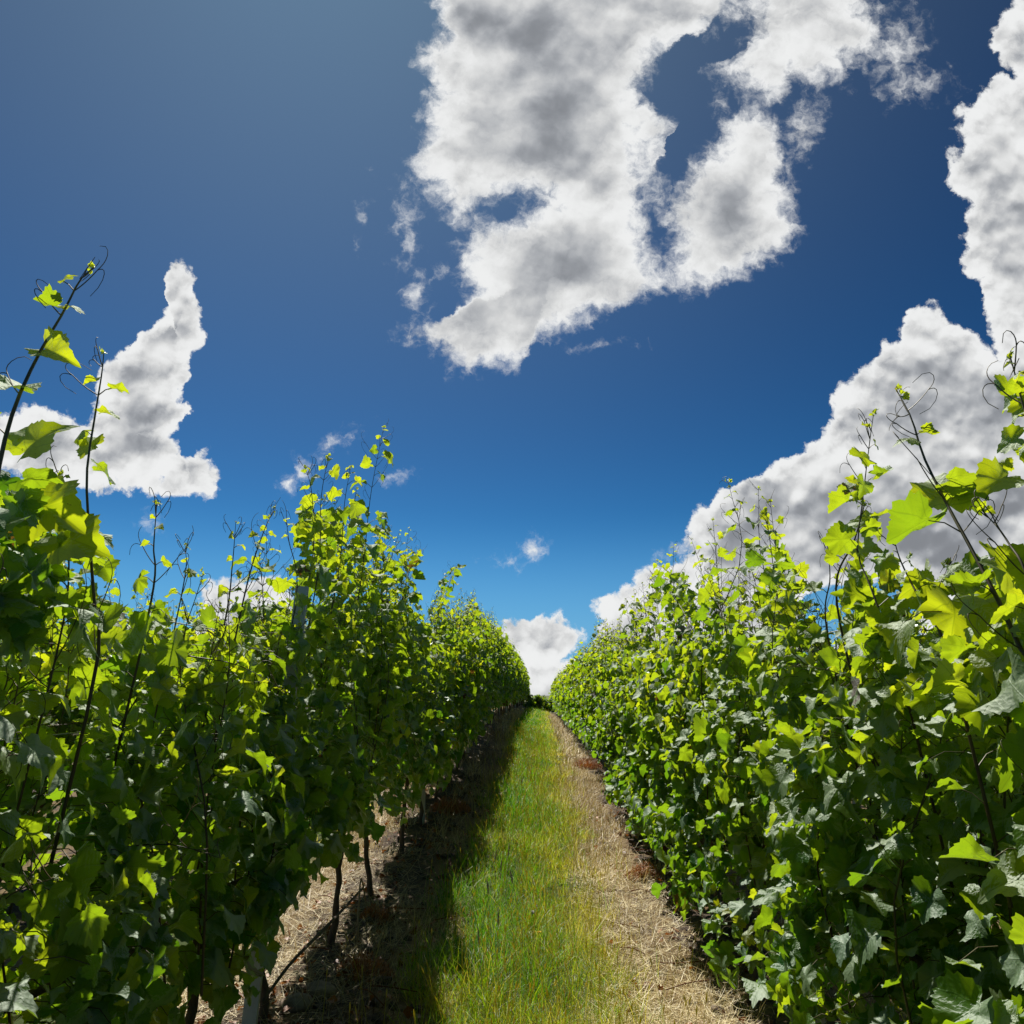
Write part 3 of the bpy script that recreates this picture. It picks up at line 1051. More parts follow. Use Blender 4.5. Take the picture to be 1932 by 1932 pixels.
heroes = [L1, L2,
          H(-1, [(122, 1160), (122, 980), (118, 890)], X=-1.1, r=0.003, s=0.05, leafy=0.5),
          H(-1, [(286, 1130), (290, 1030), (296, 950)], r=0.0042, s=0.06), H(-1, [(345, 1110), (350, 1030)], r=0.003, s=0.06),
          H(-1, [(425, 1170), (438, 1070), (445, 985)], r=0.0042, s=0.06), H(-1, [(462, 1120), (495, 1010), (518, 958)], r=0.0042, s=0.06),
          H(-1, [(600, 1080), (606, 940), (620, 860)], r=0.0042, s=0.09), H(-1, [(590, 1050), (588, 930), (575, 880)], r=0.0038, s=0.08),
          H(-1, [(682, 1090), (700, 930), (724, 806)], r=0.0045, s=0.095, step=0.09), H(-1, [(640, 1070), (650, 950), (662, 880)], r=0.0042, s=0.095),
          H(-1, [(560, 1120), (545, 1020), (540, 980)], r=0.0035, s=0.075), H(-1, [(760, 1130), (775, 1060), (790, 1040)], r=0.004, s=0.08), H(-1, [(830, 1150), (850, 1090), (860, 1070)], r=0.004, s=0.08),
          H(1, [(1990, 1330), (1932, 1235), (1882, 1130), (1835, 1040), (1786, 950), (1742, 860), (1720, 790), (1692, 737)], X=0.92, r=0.0062, s=0.085, leafy=0.45, step=0.10),
          H(1, [(1715, 1330), (1690, 1260), (1668, 1180), (1640, 1100), (1618, 1040), (1628, 940), (1640, 840), (1648, 782)], r=0.0042, s=0.085, leafy=0.85, step=0.075),
          H(1, [(1578, 1130), (1612, 1020), (1632, 950)], r=0.0050, s=0.07, leafy=0.7), H(1, [(1480, 1200), (1462, 1090), (1445, 960)], r=0.0042, s=0.075),
          H(1, [(1990, 960), (1935, 780), (1905, 668)], X=0.90, r=0.0042, s=0.055, step=0.05), H(1, [(1445, 1200), (1432, 1130), (1420, 1080)], r=0.004, s=0.075),
          H(1, [(1300, 1180), (1262, 1110), (1240, 1058)], r=0.0045, s=0.09), H(1, [(1560, 1190), (1566, 1090), (1560, 1020)], r=0.004, s=0.08),
          H(1, [(1790, 1240), (1740, 1140), (1700, 1060), (1685, 1010)], X=0.97, r=0.0045, s=0.07), H(1, [(1370, 1190), (1352, 1130), (1340, 1095)], r=0.004, s=0.07),
          H(1, [(1960, 1150), (1900, 1020), (1850, 960)], X=0.92, r=0.004, s=0.08, leafy=0.8), H(1, [(1190, 1190), (1180, 1130)], r=0.004, s=0.08), H(1, [(1220, 1170), (1212, 1100)], r=0.004, s=0.08)]
heroes[14]['leaves'] = [(at_x(1790, 950, 0.95), (-0.2, -0.9, 0.35), (-0.1, 0.1, 0.9), 0.115, 0.92), (at_x(1800, 1130, 0.95), (0.1, -0.95, 0.2), (-0.2, 0.1, -0.9), 0.125, 0.9),
                        (at_x(1728, 828, 0.92), (0.1, -0.5, 0.8), (-0.9, 0.1, 0.1), 0.045, 0.8), (at_x(1790, 905, 0.92), (-0.1, 0.2, 0.8), (0.9, 0.1, -0.3), 0.075, 0.6),
                        (at_x(1900, 900, 0.9), (0.1, -0.8, 0.5), (-0.6, 0, -0.3), 0.07, 0.85), (at_x(1880, 1060, 0.93), (0, -0.9, 0.3), (0.5, 0, -0.8), 0.09, 0.85)]



def cluster(h, xr, yr, Xr, n, s0, tone0):
    h.setdefault('leaves', [])
    for _ in range(n):
        p = at_x(RNG.uniform(*xr), RNG.uniform(*yr), RNG.uniform(*Xr))
        h['leaves'].append((p, tuple(RNG.normal(0, 0.45, 3) + [0.35 * -h['side'], -0.3, 0.45]), tuple(RNG.normal(0, 0.5, 3) + [0, 0, -0.5]), s0 * RNG.uniform(0.6, 1.2), float(np.clip(tone0 + RNG.normal(0, 0.15), 0, 1))))


cluster(L1, (-60, 62), (890, 1160), (-1.30, -1.0), 80, 0.072, 0.30)
cluster(L2, (60, 190), (1010, 1160), (-1.30, -1.05), 30, 0.066, 0.65)
cluster(heroes[14], (1850, 1990), (1090, 1290), (0.99, 1.2), 50, 0.070, 0.6)
cluster(heroes[15], (1600, 1720), (1090, 1220), (0.98, 1.2), 40, 0.070, 0.65)
cluster(heroes[9], (660, 740), (960, 1100), (-1.3, -1.05), 50, 0.065, 0.6)
cluster(heroes[7], (560, 650), (960, 1100), (-1.3, -1.05), 70, 0.065, 0.65)
cluster(heroes[15], (1590, 1670), (900, 1120), (0.98, 1.15), 26, 0.062, 0.7)
cluster(heroes[14], (1740, 1900), (1060, 1230), (0.99, 1.2), 26, 0.070, 0.7)
cluster(heroes[18], (1885, 1990), (690, 920), (0.88, 0.95), 16, 0.040, 0.8)
cluster(heroes[20], (1225, 1300), (1080, 1180), (0.95, 1.2), 40, 0.075, 0.5)
cluster(heroes[17], (1430, 1500), (1060, 1180), (0.95, 1.2), 34, 0.070, 0.6)
ORD = ["first", "second", "third", "fourth", "fifth", "sixth", "seventh", "eighth", "ninth", "tenth", "eleventh", "twelfth", "thirteenth", "fourteenth", "fifteenth", "sixteenth", "seventeenth", "eighteenth", "nineteenth", "twentieth"]
POST_Y = {ROW_L: 3.52, ROW_R: 3.36}
POST_GAP = 5.12
VSP = 1.15
FIRST = {ROW_L: 3.92 - 4 * VSP, ROW_R: 4.57 - 4 * VSP}
ROWNAME = {ROW_L: "shaded row", ROW_R: "sunlit row"}
mids, fars = [], []
for i in range(6):
    r_, k_ = build_vine("grapevine", 1, 0.46, 1.98, (0.12, 0.62), 13, 400, 0.074, top_fade=0.35, lateral=5)
    mids.append((r_, k_))
for i in range(6):
    r_, k_ = build_vine("grapevine", 2, 0.42, 2.0, (0.10, 0.55), 11, 250, 0.094, top_fade=0.3, lateral=0)
    fars.append((r_, k_))
used_proto = set()


def put_copy(pool, i, loc, rz, sc):
    """the first use moves the vine itself, later uses copy it and its parts"""
    i %= len(pool)
    root, kids = pool[i]
    key = id(root)
    if key not in used_proto:
        used_proto.add(key)
        root.location = loc
        root.rotation_euler = (0, 0, rz)
        root.scale = sc
        return root
    return copy_tree(root, kids, loc, rz, sc)


def post_phrase(row, y):
    k = int(math.floor((y - POST_Y[row]) / POST_GAP))
    if k < 0:
        return "in front of the first steel post"
    return f"beyond the {ORD[k]} steel post" if k < 12 else "far up the slope"


spec = {}     # unique vines near the camera: zb, zt, tall range, shoots, density
for row in (ROW_L, ROW_R):
    side = -1 if row == ROW_L else 1
    n = 0
    y = FIRST[row]
    cnt = {}
    while y < 62:
        if y < -0.8:
            y += VSP
            continue
        ph = post_phrase(row, y)
        cnt[ph] = cnt.get(ph, 0) + 1
        base = Vector((row, y, float(gz(row, y)) - 0.02))
        if y < 9.3:
            lod = 0 if y < 5.2 else 1
            hs = [h for h in heroes if h['side'] == side and abs(h['y'] - y) <= VSP / 2 + 1e-6]
            if side < 0:
                tallv = 4.5 < y < 6.5
                zt = 2.16 if tallv else (1.74 if y < 3.4 else 1.92)
                tall = (0.30, 0.75) if tallv else ((0.0, 0.22) if y < 3.4 else (0.05, 0.55))
                zb = 0.68 if 3.3 < y < 8.0 else 0.46
            else:
                zt = 1.70 if y < 2.6 else (1.80 if y < 4.0 else 1.88)
                tall = (0.0, 0.20) if y < 2.6 else ((0.05, 0.50) if y < 4.0 else (0.05, 0.85))
                zb = 0.30 if y > 3.0 else 0.16
            o, _k = build_vine("grapevine", lod, zb, zt, tall, 13 if lod == 0 else 14, (430 if side > 0 else 390) if lod == 0 else 420, 0.070, hs, base, own_shoots=y > 0.4 and lod == 0, lean=RNG.normal(0, 0.08), top_fade=0.55 if side > 0 else 0.70, half=0.23 if side > 0 else 0.20)
        elif y < 19:
            sc = RNG.uniform(0.97, 1.05)
            o = put_copy(mids, n, base, math.pi * int(RNG.integers(0, 2)), (1, 1, sc * (1.06 if side < 0 else 1.0)))
        else:
            sc = RNG.uniform(0.96, 1.06)
            o = put_copy(fars, n, base, math.pi * int(RNG.integers(0, 2)), (1.05, 1.06, sc * (1.08 if side < 0 else 1.0)))
        if y < 34:
            lab = f"{ORD[cnt[ph] - 1]} grapevine {ph} in the {ROWNAME[row]}"
            if 4.5 < y < 5.6 and side < 0:
                lab = "tallest bushy grapevine of the shaded row, second beyond the first steel post"
        else:
            lab = f"distant grapevine near the crest in the {ROWNAME[row]}, leafy and dense"
        tag(o, lab, "grapevine", f"grapevines of the {ROWNAME[row]}")
        y += VSP
        n += 1

# the rows behind the two beside the path, seen through gaps
for row, y0, nm in ((ROW_L - PITCH_X, 1.0, "row behind the shaded row"), (ROW_R + PITCH_X, 1.0, "row behind the sunlit row")):
    y, n = y0, 0
    while y < 16:
        pool = mids if y < 7 else fars
        o = put_copy(pool, n + 2, (row, y, float(gz(row, y)) - 0.02), math.pi * int(RNG.integers(0, 2)), (1.02, 1.04, RNG.uniform(0.92, 1.0)))
        tag(o, f"half-hidden grapevine glimpsed through the leaves, in the {nm}", "grapevine", f"grapevines of the {nm}")
        y += VSP
        n += 1

# ================================================================== posts, wires


def post_meshes():
    """open C-shaped galvanised line post with a toothed edge of wire hooks"""
    g = Geo()
    w_, dp, th, h = 0.058, 0.034, 0.0035, 2.02
    prof = [(-w_ / 2, dp), (-w_ / 2, 0), (w_ / 2, 0), (w_ / 2, dp), (w_ / 2 - 0.012, dp), (w_ / 2 - 0.012, dp - th), (w_ / 2 - th, dp - th), (w_ / 2 - th, th),
            (-w_ / 2 + th, th), (-w_ / 2 + th, dp - th), (-w_ / 2 + 0.012, dp - th), (-w_ / 2 + 0.012, dp)]
    n = len(prof)
    for z0, z1 in ((-0.12, h),):
        V = [(x, y, z) for z in (z0, z1) for x, y in prof]
        Q = [(i, (i + 1) % n, n + (i + 1) % n, n + i) for i in range(n)]
        # end cap strips
        caps = []
        for b in (0, n):
            caps += [(b + 1, b + 2, b + 7, b + 8), (b + 2, b + 3, b + 6, b + 7), (b + 3, b + 4, b + 5, b + 6), (b + 0, b + 1, b + 8, b + 9), (b + 0, b + 9, b + 10, b + 11)]
        g.add(V, quads=Q + caps)
    body = g.mesh("post_channel", [M_STEEL], smooth=False)
    g = Geo()
    for sx in (-1, 1):
        for z in np.arange(0.55, 1.95, 0.05):
            x0 = sx * (w_ / 2 - 0.001)
            V = [(x0, dp - 0.004, z), (x0, dp - 0.010, z), (x0 + sx * 0.013, dp - 0.004, z + 0.010), (x0 + sx * 0.013, dp - 0.010, z + 0.010), (x0, dp - 0.004, z + 0.013), (x0, dp - 0.010, z + 0.013)]
            g.add(V, tris=[(0, 2, 4), (1, 5, 3)], quads=[(0, 1, 3, 2), (2, 3, 5, 4), (4, 5, 1, 0)])
    return body, g.mesh("hook_strip", [M_STEEL], smooth=False)


PB, PH = post_meshes()
for row in (ROW_L, ROW_R, ROW_L - PITCH_X, ROW_R + PITCH_X):
    p0 = POST_Y.get(row, 4.4)
    side_nm = ROWNAME.get(row, "row behind the shaded row" if row < 0 else "row behind the sunlit row")
    for k in range(11 if row in POST_Y else 3):
        y = p0 + k * POST_GAP
        if y > 56:
            break
        o = empty("vineyard_post", (row, y, float(gz(row, y)) - 0.02), RNG.normal(0, 0.1))
        o.rotation_euler = (RNG.normal(0, 0.012), RNG.normal(0, 0.015), o.rotation_euler[2])
        if row == ROW_L and k == 0:
            o.location.x = -1.235
            o.rotation_euler = (0.0, 0.055, 0.12)
        if row == ROW_R and k == 0:
            o.location.x = 1.06
            o.rotation_euler = (0, 0.01, 0.2)
        if row == ROW_R:
            o.location.z -= 0.18
        if row == ROW_R and k == 1:
            o.location.x = 1.10
        link("post_channel", PB, o)
        link("hook_strip", PH, o)
        if row in POST_Y and k < 8:
            lab = f"{ORD[k]} grey steel vineyard post standing in the {side_nm}"
        elif row in POST_Y:
            lab = f"distant grey steel vineyard post near the crest in the {side_nm}"
        else:
            lab = f"half-hidden grey steel vineyard post in the {side_nm}"
        tag(o, lab, "post", f"steel posts of the {side_nm}")

for row in (ROW_L, ROW_R):
    for z, nm in ((0.74, "lowest"), (1.12, "second lowest"), (1.46, "second highest"), (1.80, "topmost")):
        g = Geo()
        ys = np.arange(-1.5, 58, 0.64)
        ph = (ys - POST_Y[row]) / POST_GAP
        sag = -0.018 * np.sin(np.pi * (ph % 1)) ** 2
        tube(g, np.stack([np.full_like(ys, row) + 0.012 * np.sin(ys * 0.7), ys, rise(row, ys) + z + sag], -1), [0.0020], 4, 0.3)
        tag(link("trellis_wire", g.mesh("trellis_wire", [M_STEEL])), f"{nm} steel trellis wire running through the {ROWNAME[row]}", "wire", f"trellis wires of the {ROWNAME[row]}")

# ================================================================== ground cover


def blades(g, x, y, h, wd, az, lean, curl, tone, segs=3, lift=0.0):
    """grass or straw blades: root, height, width, heading, lean from upright (radians), curl"""
    n = len(x)
    z0 = gz(x, y) - 0.005 + lift
    P0_ = np.stack([x, y, z0], -1)
    d_ = np.stack([np.cos(az), np.sin(az), np.zeros(n)], -1)
    s_ = np.stack([-np.sin(az), np.cos(az), np.zeros(n)], -1)
    tw = RNG.uniform(-1.2, 1.2, n)
    s_ = unit(s_ * np.cos(tw)[:, None] + d_ * np.sin(tw)[:, None])
    rows_, pos = [], P0_.copy()
    for i in range(segs + 1):
        t = i / segs
        wv_ = (wd * (1 - t) ** 0.7)[:, None] * 0.5
        if i < segs:
            rows_ += [pos - s_ * wv_, pos + s_ * wv_]
        else:
            rows_ += [pos.copy()]
        a = lean + curl * (t + 0.5 / segs)
        st = (h / segs)[:, None]
        pos = pos + st * (d_ * np.sin(a)[:, None] + np.array([0, 0, 1.0]) * np.cos(a)[:, None])
        pos[:, 2] = np.maximum(pos[:, 2], z0 + 0.002)
    V = np.stack(rows_, 1)
    k = V.shape[1]
    off = (np.arange(n) * k)[:, None, None]
    Q = np.array([(2 * i, 2 * i + 1, 2 * i + 3, 2 * i + 2) for i in range(segs - 1)]).reshape(-1, 4)
    T = np.array([(2 * segs - 2, 2 * segs - 1, 2 * segs)])
    g.add(V.reshape(-1, 3), (T[None] + off).reshape(-1, 3), (Q[None] + off).reshape(-1, 4) if len(Q) else None, tone=np.repeat(np.clip(tone, 0, 1), k))


def patchy(x, y, f, ph=0.0):
    return 0.5 + 0.25 * (np.sin(x * f + ph + 1.7 * np.sin(y * f * 0.6)) + np.sin(y * f * 0.83 + 2.1 * ph + 1.3 * np.sin(x * f * 0.7)))


def grass_band(g, cx, hw, y0, y1, per_m2, hmin, hmax, wd, segs, dark=0.0):
    """grass in tufts: every blade leans away from the heart of its own tuft"""
    area = (y1 - y0) * hw * 2
    nt = int(area * per_m2 / 26)
    tx = cx + RNG.uniform(-1.15, 1.15, nt) * hw
    ty = RNG.uniform(y0, y1, nt)
    edge = np.abs(tx - cx) / hw + 0.75 * (patchy(tx, ty, 6.0, 3.0) - 0.5)
    pt = patchy(tx, ty, 4.3)
    keep = RNG.uniform(0, 1, nt) < np.clip((1.12 - edge) * 3.0, 0.04, 1) * (0.35 + 0.65 * pt)
    tx, ty, pt = tx[keep], ty[keep], pt[keep]
    nt = len(tx)
    pc = patchy(tx, ty, 2.1, 2.0)
    th = (hmin + (hmax - hmin) * RNG.uniform(0, 1, nt) ** 1.3) * (0.55 + 0.75 * pc)
    tt = RNG.normal(0.17, 0.16, nt) + 0.30 * pt + 0.42 * np.clip((tx - cx) / hw + 0.1, 0, 1) - 0.40 * (pc - 0.5) + 0.18 * (patchy(tx, ty, 0.9, 5.0) - 0.4)
    tus = RNG.uniform(0, 1, nt) < 0.05
    th = np.where(tus, th * 1.7, th)
    th = th * (1 - 0.40 * np.clip((tx - cx) / hw + 0.1, 0, 1))
    dry = RNG.uniform(0, 1, nt) < 0.05 + 0.25 * np.clip((tx - cx) / hw, 0, 1)
    tt = np.where(dry, RNG.uniform(0.72, 1.0, nt), tt)
    m = RNG.integers(14, 36, nt)
    i = np.repeat(np.arange(nt), m)
    n = len(i)
    az = RNG.uniform(0, 2 * math.pi, n)
    rr = np.abs(RNG.normal(0, 0.030, n)) * (1 + wd * 60)
    x, y = tx[i] + rr * np.cos(az), ty[i] + rr * np.sin(az)
    az = az + RNG.normal(0, 0.6, n)
    h = th[i] * RNG.uniform(0.45, 1.15, n)
    tone = tt[i] + RNG.normal(0, 0.09, n) + (RNG.uniform(0, 1, n) < 0.04) * 0.4
    blades(g, x, y, h, wd * RNG.uniform(0.6, 1.3, n), az, np.abs(RNG.normal(0.25, 0.28, n)), RNG.uniform(0.2, 2.3, n), tone, segs)


g = Geo()
PC, PW = -0.10, 0.56
grass_band(g, PC, PW, 0.2, 2.9, 7000, 0.06, 0.29, 0.0045, 3)
grass_band(g, PC, PW, 2.9, 6.0, 16000, 0.06, 0.33, 0.0036, 3)
grass_band(g, PC, PW, 6.0, 12.0, 8500, 0.06, 0.30, 0.0050, 3)
grass_band(g, PC, PW, 12.0, 24.0, 3600, 0.06, 0.26, 0.0085, 2)
grass_band(g, PC, PW, 24.0, 52.0, 1300, 0.08, 0.28, 0.016, 2)
for cx in (PC - PITCH_X, PC + PITCH_X):
    grass_band(g, cx, PW, 2.5, 9.0, 1500, 0.06, 0.25, 0.008, 2)
    grass_band(g, cx, PW, 9.0, 26.0, 500, 0.06, 0.25, 0.014, 2)
# single taller blades and seed stalks among it
n = 3600
x = PC + RNG.normal(0, 0.30, n)
y = 2.9 + 16 * RNG.uniform(0, 1, n) ** 1.5
blades(g, x, y, RNG.uniform(0.16, 0.38, n), RNG.uniform(0.002, 0.004, n), RNG.uniform(0, 6.28, n), np.abs(RNG.normal(0.1, 0.2, n)), RNG.uniform(0.1, 0.9, n), RNG.uniform(0.25, 0.9, n), 3)
n = 900                                            # flowering stalks with small pale heads
x = PC + RNG.normal(0, 0.30, n)
y = 3.0 + 15 * RNG.uniform(0, 1, n) ** 1.4
for i in range(n):
    hh, lx, ly = RNG.uniform(0.22, 0.42), RNG.normal(0, 0.06), RNG.normal(0, 0.06)
    z = float(gz(x[i], y[i]))
    a, b_, c_ = np.array([x[i], y[i], z]), np.array([x[i] + lx * 0.5, y[i] + ly * 0.5, z + hh * 0.6]), np.array([x[i] + lx, y[i] + ly, z + hh])
    tube(g, [a, b_, c_], [0.0011 + y[i] * 0.00008, 0.0008 + y[i] * 0.00006], 3, 0.78, cap=False)
    e = c_ + (c_ - b_) * 0.22
    tube(g, [c_, (c_ + e) / 2, e], [0.0012, 0.0034 + y[i] * 0.0001, 0.0008], 4, 0.95, cap=False)
tag(link("grass", g.mesh("grass", [M_GRASS])), "lush green and yellowing grass growing down the middle of the path", "grass", kind='stuff')


def straw_band(g, x0, x1, y0, y1, per_m2, ln, wd, up_share=0.15, tone_mu=0.62, segs=3, patch=True):
    n = int((x1 - x0) * (y1 - y0) * per_m2)
    x, y = RNG.uniform(x0, x1, n), RNG.uniform(y0, y1, n)
    if patch:
        k = np.abs((x - ROW_L + PITCH_X / 2) % PITCH_X - PITCH_X / 2)
        keep = RNG.uniform(0, 1, n) < np.clip(0.25 + 0.85 * patchy(x, y, 5.0, 1.0), 0, 1) * np.clip(0.15 + 2.6 * (k - 0.05), 0.12, 1) * np.where((k < 0.42) & (patchy(x, y, 2.7, 0.4) > 0.56), 0.15, 1)
        x, y = x[keep], y[keep]
        n = len(x)
    az = RNG.normal(0.9, 1.5, n)
    upr = RNG.uniform(0, 1, n) < up_share
    lean = np.where(upr, np.abs(RNG.normal(0.35, 0.3, n)), RNG.uniform(1.15, 1.62, n))
    curl = np.where(upr, RNG.uniform(0.1, 1.2, n), RNG.normal(0.1, 0.5, n))
    L = ln * RNG.uniform(0.35, 1.25, n)
    tone = RNG.normal(tone_mu, 0.22, n) - 0.55 * (patchy(x, y, 2.3, 4.0) - 0.5)
    blades(g, x, y, L, wd * RNG.uniform(0.6, 1.4, n), az, lean, curl, tone, segs, lift=0)


def lifted(g, x0, x1, y0, y1, n, ln, wd, tone_mu, top):
    """loose stalks lying over one another"""
    x, y = RNG.uniform(x0, x1, n), RNG.uniform(y0, y1, n)
    blades(g, x, y, ln * RNG.uniform(0.4, 1.3, n), wd * RNG.uniform(0.7, 1.4, n), RNG.uniform(0, 6.28, n), RNG.uniform(1.25, 1.7, n), RNG.normal(0, 0.6, n), RNG.normal(tone_mu, 0.2, n), 4, lift=RNG.uniform(0.0, top, n))


g = Geo()
straw_band(g, 0.22, 1.05, 0.2, 2.9, 5000, 0.15, 0.0036, 0.22, 0.62)
straw_band(g, 0.22, 1.05, 2.9, 6.5, 9500, 0.13, 0.0028, 0.22, 0.62)
straw_band(g, 0.24, 1.05, 6.5, 14, 3800, 0.18, 0.0050, 0.35, 0.55)
straw_band(g, 0.36, 1.0, 14, 40, 800, 0.24, 0.012, 0.35, segs=2)
lifted(g, 0.30, 0.95, 2.9, 7.0, 2600, 0.22, 0.0030, 0.95, 0.06)
straw_band(g, 0.95, 1.9, 3.0, 9, 1500, 0.15, 0.0040, 0.1, 0.45)
tag(link("straw", g.mesh("straw", [M_STRAW])), "pale dry straw and cut grass lying along the sunlit row", "straw", kind='stuff')
g = Geo()
straw_band(g, -2.0, -0.52, 0.2, 2.7, 3000, 0.16, 0.0036, 0.2)
straw_band(g, -2.0, -1.02, 2.7, 7.5, 5200, 0.15, 0.0032, 0.2)
lifted(g, -1.9, -1.0, 2.7, 7.5, 4000, 0.24, 0.0030, 0.75, 0.05)
straw_band(g, -2.0, -1.0, 7.5, 16, 2300, 0.20, 0.0055, 0.35)
straw_band(g, -2.0, -0.75, 16, 36, 700, 0.24, 0.012, 0.4, segs=2)
straw_band(g, -1.05, -0.52, 2.8, 9, 3600, 0.18, 0.0030, 0.25, 0.50)
straw_band(g, -1.05, -0.55, 9, 18, 1300, 0.24, 0.0055, 0.3, 0.40)
tag(link("straw", g.mesh("straw_under_vines", [M_STRAW])), "dry brown straw scattered under the shaded row", "straw", kind='stuff')


g = Geo()
for (x0, x1, n) in ((0.40, 1.25, 170), (-1.7, -0.6, 620)):
    x, y = RNG.uniform(x0, x1, n), 2.8 + 8 * RNG.uniform(0, 1, n) ** 1.3
    p = np.stack([x, y, gz(x, y) + RNG.uniform(0.005, 0.05, n)], -1)
    add_leaves(g, p, RNG.normal(0, 0.5, (n, 3)) + [0, 0, 0.8], RNG.normal(0, 1, (n, 3)), RNG.uniform(0.015, 0.042, n), RNG.uniform(0.0, 0.6, n), 1)
for i in range(60):
    x, y = (RNG.uniform(-1.6, -0.65) if i % 3 else RNG.uniform(0.55, 1.2)), 2.9 + 6 * RNG.uniform()
    a, L_ = RNG.uniform(0, 6.28), RNG.uniform(0.08, 0.32)
    z = float(gz(x, y)) + 0.03
    tube(g, spline([(x, y, z), (x + L_ * 0.5 * math.cos(a) + RNG.normal(0, 0.01), y + L_ * 0.5 * math.sin(a), z + RNG.uniform(0, 0.03)), (x + L_ * math.cos(a), y + L_ * math.sin(a), z + RNG.uniform(-0.01, 0.03))], 6), [0.004, 0.0025], 5, 0.1)
tag(link("leaf_litter", g.mesh("leaf_litter", [M_RUST])), "curled brown dead leaves and twigs littering the ground by the vines", "leaf litter", kind='stuff')


def lump(g, c, r, flat=0.6, sub=2, rough=0.22, mat=0):
    import bmesh
    bm = bmesh.new()
    bmesh.ops.create_icosphere(bm, subdivisions=sub, radius=1.0)
    V = np.array([q.co for q in bm.verts])
    F = [[q.index for q in f.verts] for f in bm.faces]
    bm.free()
    ph = RNG.uniform(0, 6.28, 6)
    f = 1 + rough * (np.sin(V @ np.array([3.1, 1.2, 0.4]) + ph[0]) * 0.6 + np.sin(V @ np.array([-1.5, 3.6, 2.2]) + ph[1]) * 0.5 + np.sin(V @ np.array([5.2, -4.1, 6.0]) + ph[2]) * 0.25)
    V = V * f[:, None] * np.array([RNG.uniform(0.8, 1.25), RNG.uniform(0.7, 1.1), flat]) * r
    V += RNG.normal(0, 0.03 * r, V.shape)
    g.add(V + np.asarray(c), tris=F, mat=mat)


g = Geo()
n = 700
for i in range(n):
    left = RNG.uniform() < 0.6
    x = RNG.uniform(-1.25, -0.6) if left else RNG.uniform(0.86, 1.3)
    y = 2.9 + 9 * RNG.uniform() ** 1.3
    r = 0.008 + 0.05 * RNG.uniform() ** 2.5
    lump(g, (x, y, float(gz(x, y)) + r * 0.2), r, 0.7, 1, 0.3)
tag(link("soil_crumbs", g.mesh("soil_crumbs", [M_CLOD], smooth=False)), "dark crumbled soil clods strewn at the foot of both rows", "soil", kind='stuff')

for (px, py, r, fl, lab) in ((604, 1888, 0.085, 0.5, "flat pale brown stone lying at the foot of the shaded row"), (556, 1915, 0.075, 0.6, "rounded brown stone beside the first post of the shaded row"),
                             (1290, 1715, 0.05, 0.7, "dark earthy stone lying under the sunlit row")):
    g = Geo()
    lump(g, (0, 0, 0), r, fl, 3, 0.2)
    o = link("stone", g.mesh("stone", [M_ROCK]))
    p = at_z(px, py, 0.05)
    o.location = (p.x, p.y, float(gz(p.x, p.y)) + r * fl * 0.45)
    tag(o, lab, "stone")

# rust-coloured withered weeds
for (px, py, r, lab) in ((690, 1815, 0.17, "rust-red withered weed tuft by the stone under the shaded row"), (712, 1715, 0.13, "small rusty withered weed tuft between two vine trunks in the shaded row"),
                         (850, 1530, 0.26, "rusty brown withered weed tuft beyond the second post in the shaded row"), (1212, 1640, 0.17, "bright orange withered weed tuft at the foot of the sunlit row"),
                         (1110, 1445, 0.30, "low rusty weed tuft far along the edge of the sunlit row")):
    p = at_z(px, py, 0.08)
    for _ in range(4):
        p = at_z(px, py, float(gz(p.x, p.y)) + 0.06)
    g = Geo()
    n = 900
    a = RNG.uniform(0, 6.28, n)
    rr = r * np.sqrt(RNG.uniform(0, 1, n)) * 0.9
    x, y = p.x + rr * np.cos(a), p.y + rr * np.sin(a)
    hh = r * 0.75 * np.clip(1 - (rr / r) ** 2, 0.25, 1) * RNG.uniform(0.5, 1.1, n)
    blades(g, x, y, hh, RNG.uniform(0.002, 0.004, n) * (1 + r * 2), a, RNG.uniform(0, 0.7, n), RNG.uniform(-0.5, 1.5, n), RNG.uniform(0.0, 1.0, n), 3)
    # crumpled leaflets
    m = 1100
    a = RNG.uniform(0, 6.28, m)
    rr = r * np.sqrt(RNG.uniform(0, 1, m)) * 0.95
    zz = r * 0.7 * np.clip(1 - (rr / r) ** 2, 0.15, 1) * RNG.uniform(0.15, 1, m)
    x, y = p.x + rr * np.cos(a), p.y + rr * np.sin(a)
    blades(g, x, y, RNG.uniform(0.012, 0.03, m), RNG.uniform(0.006, 0.011, m), a + 1, RNG.uniform(0, 2.5, m), RNG.uniform(-2, 2, m), RNG.uniform(0.1, 1.0, m), 2, lift=zz)
    base = (p.x, p.y, float(gz(p.x, p.y)))
    o = link("withered_weed", g.mesh("withered_weed", [M_RUST], off=base))
    o.location = base
    tag(o, lab, "weed")

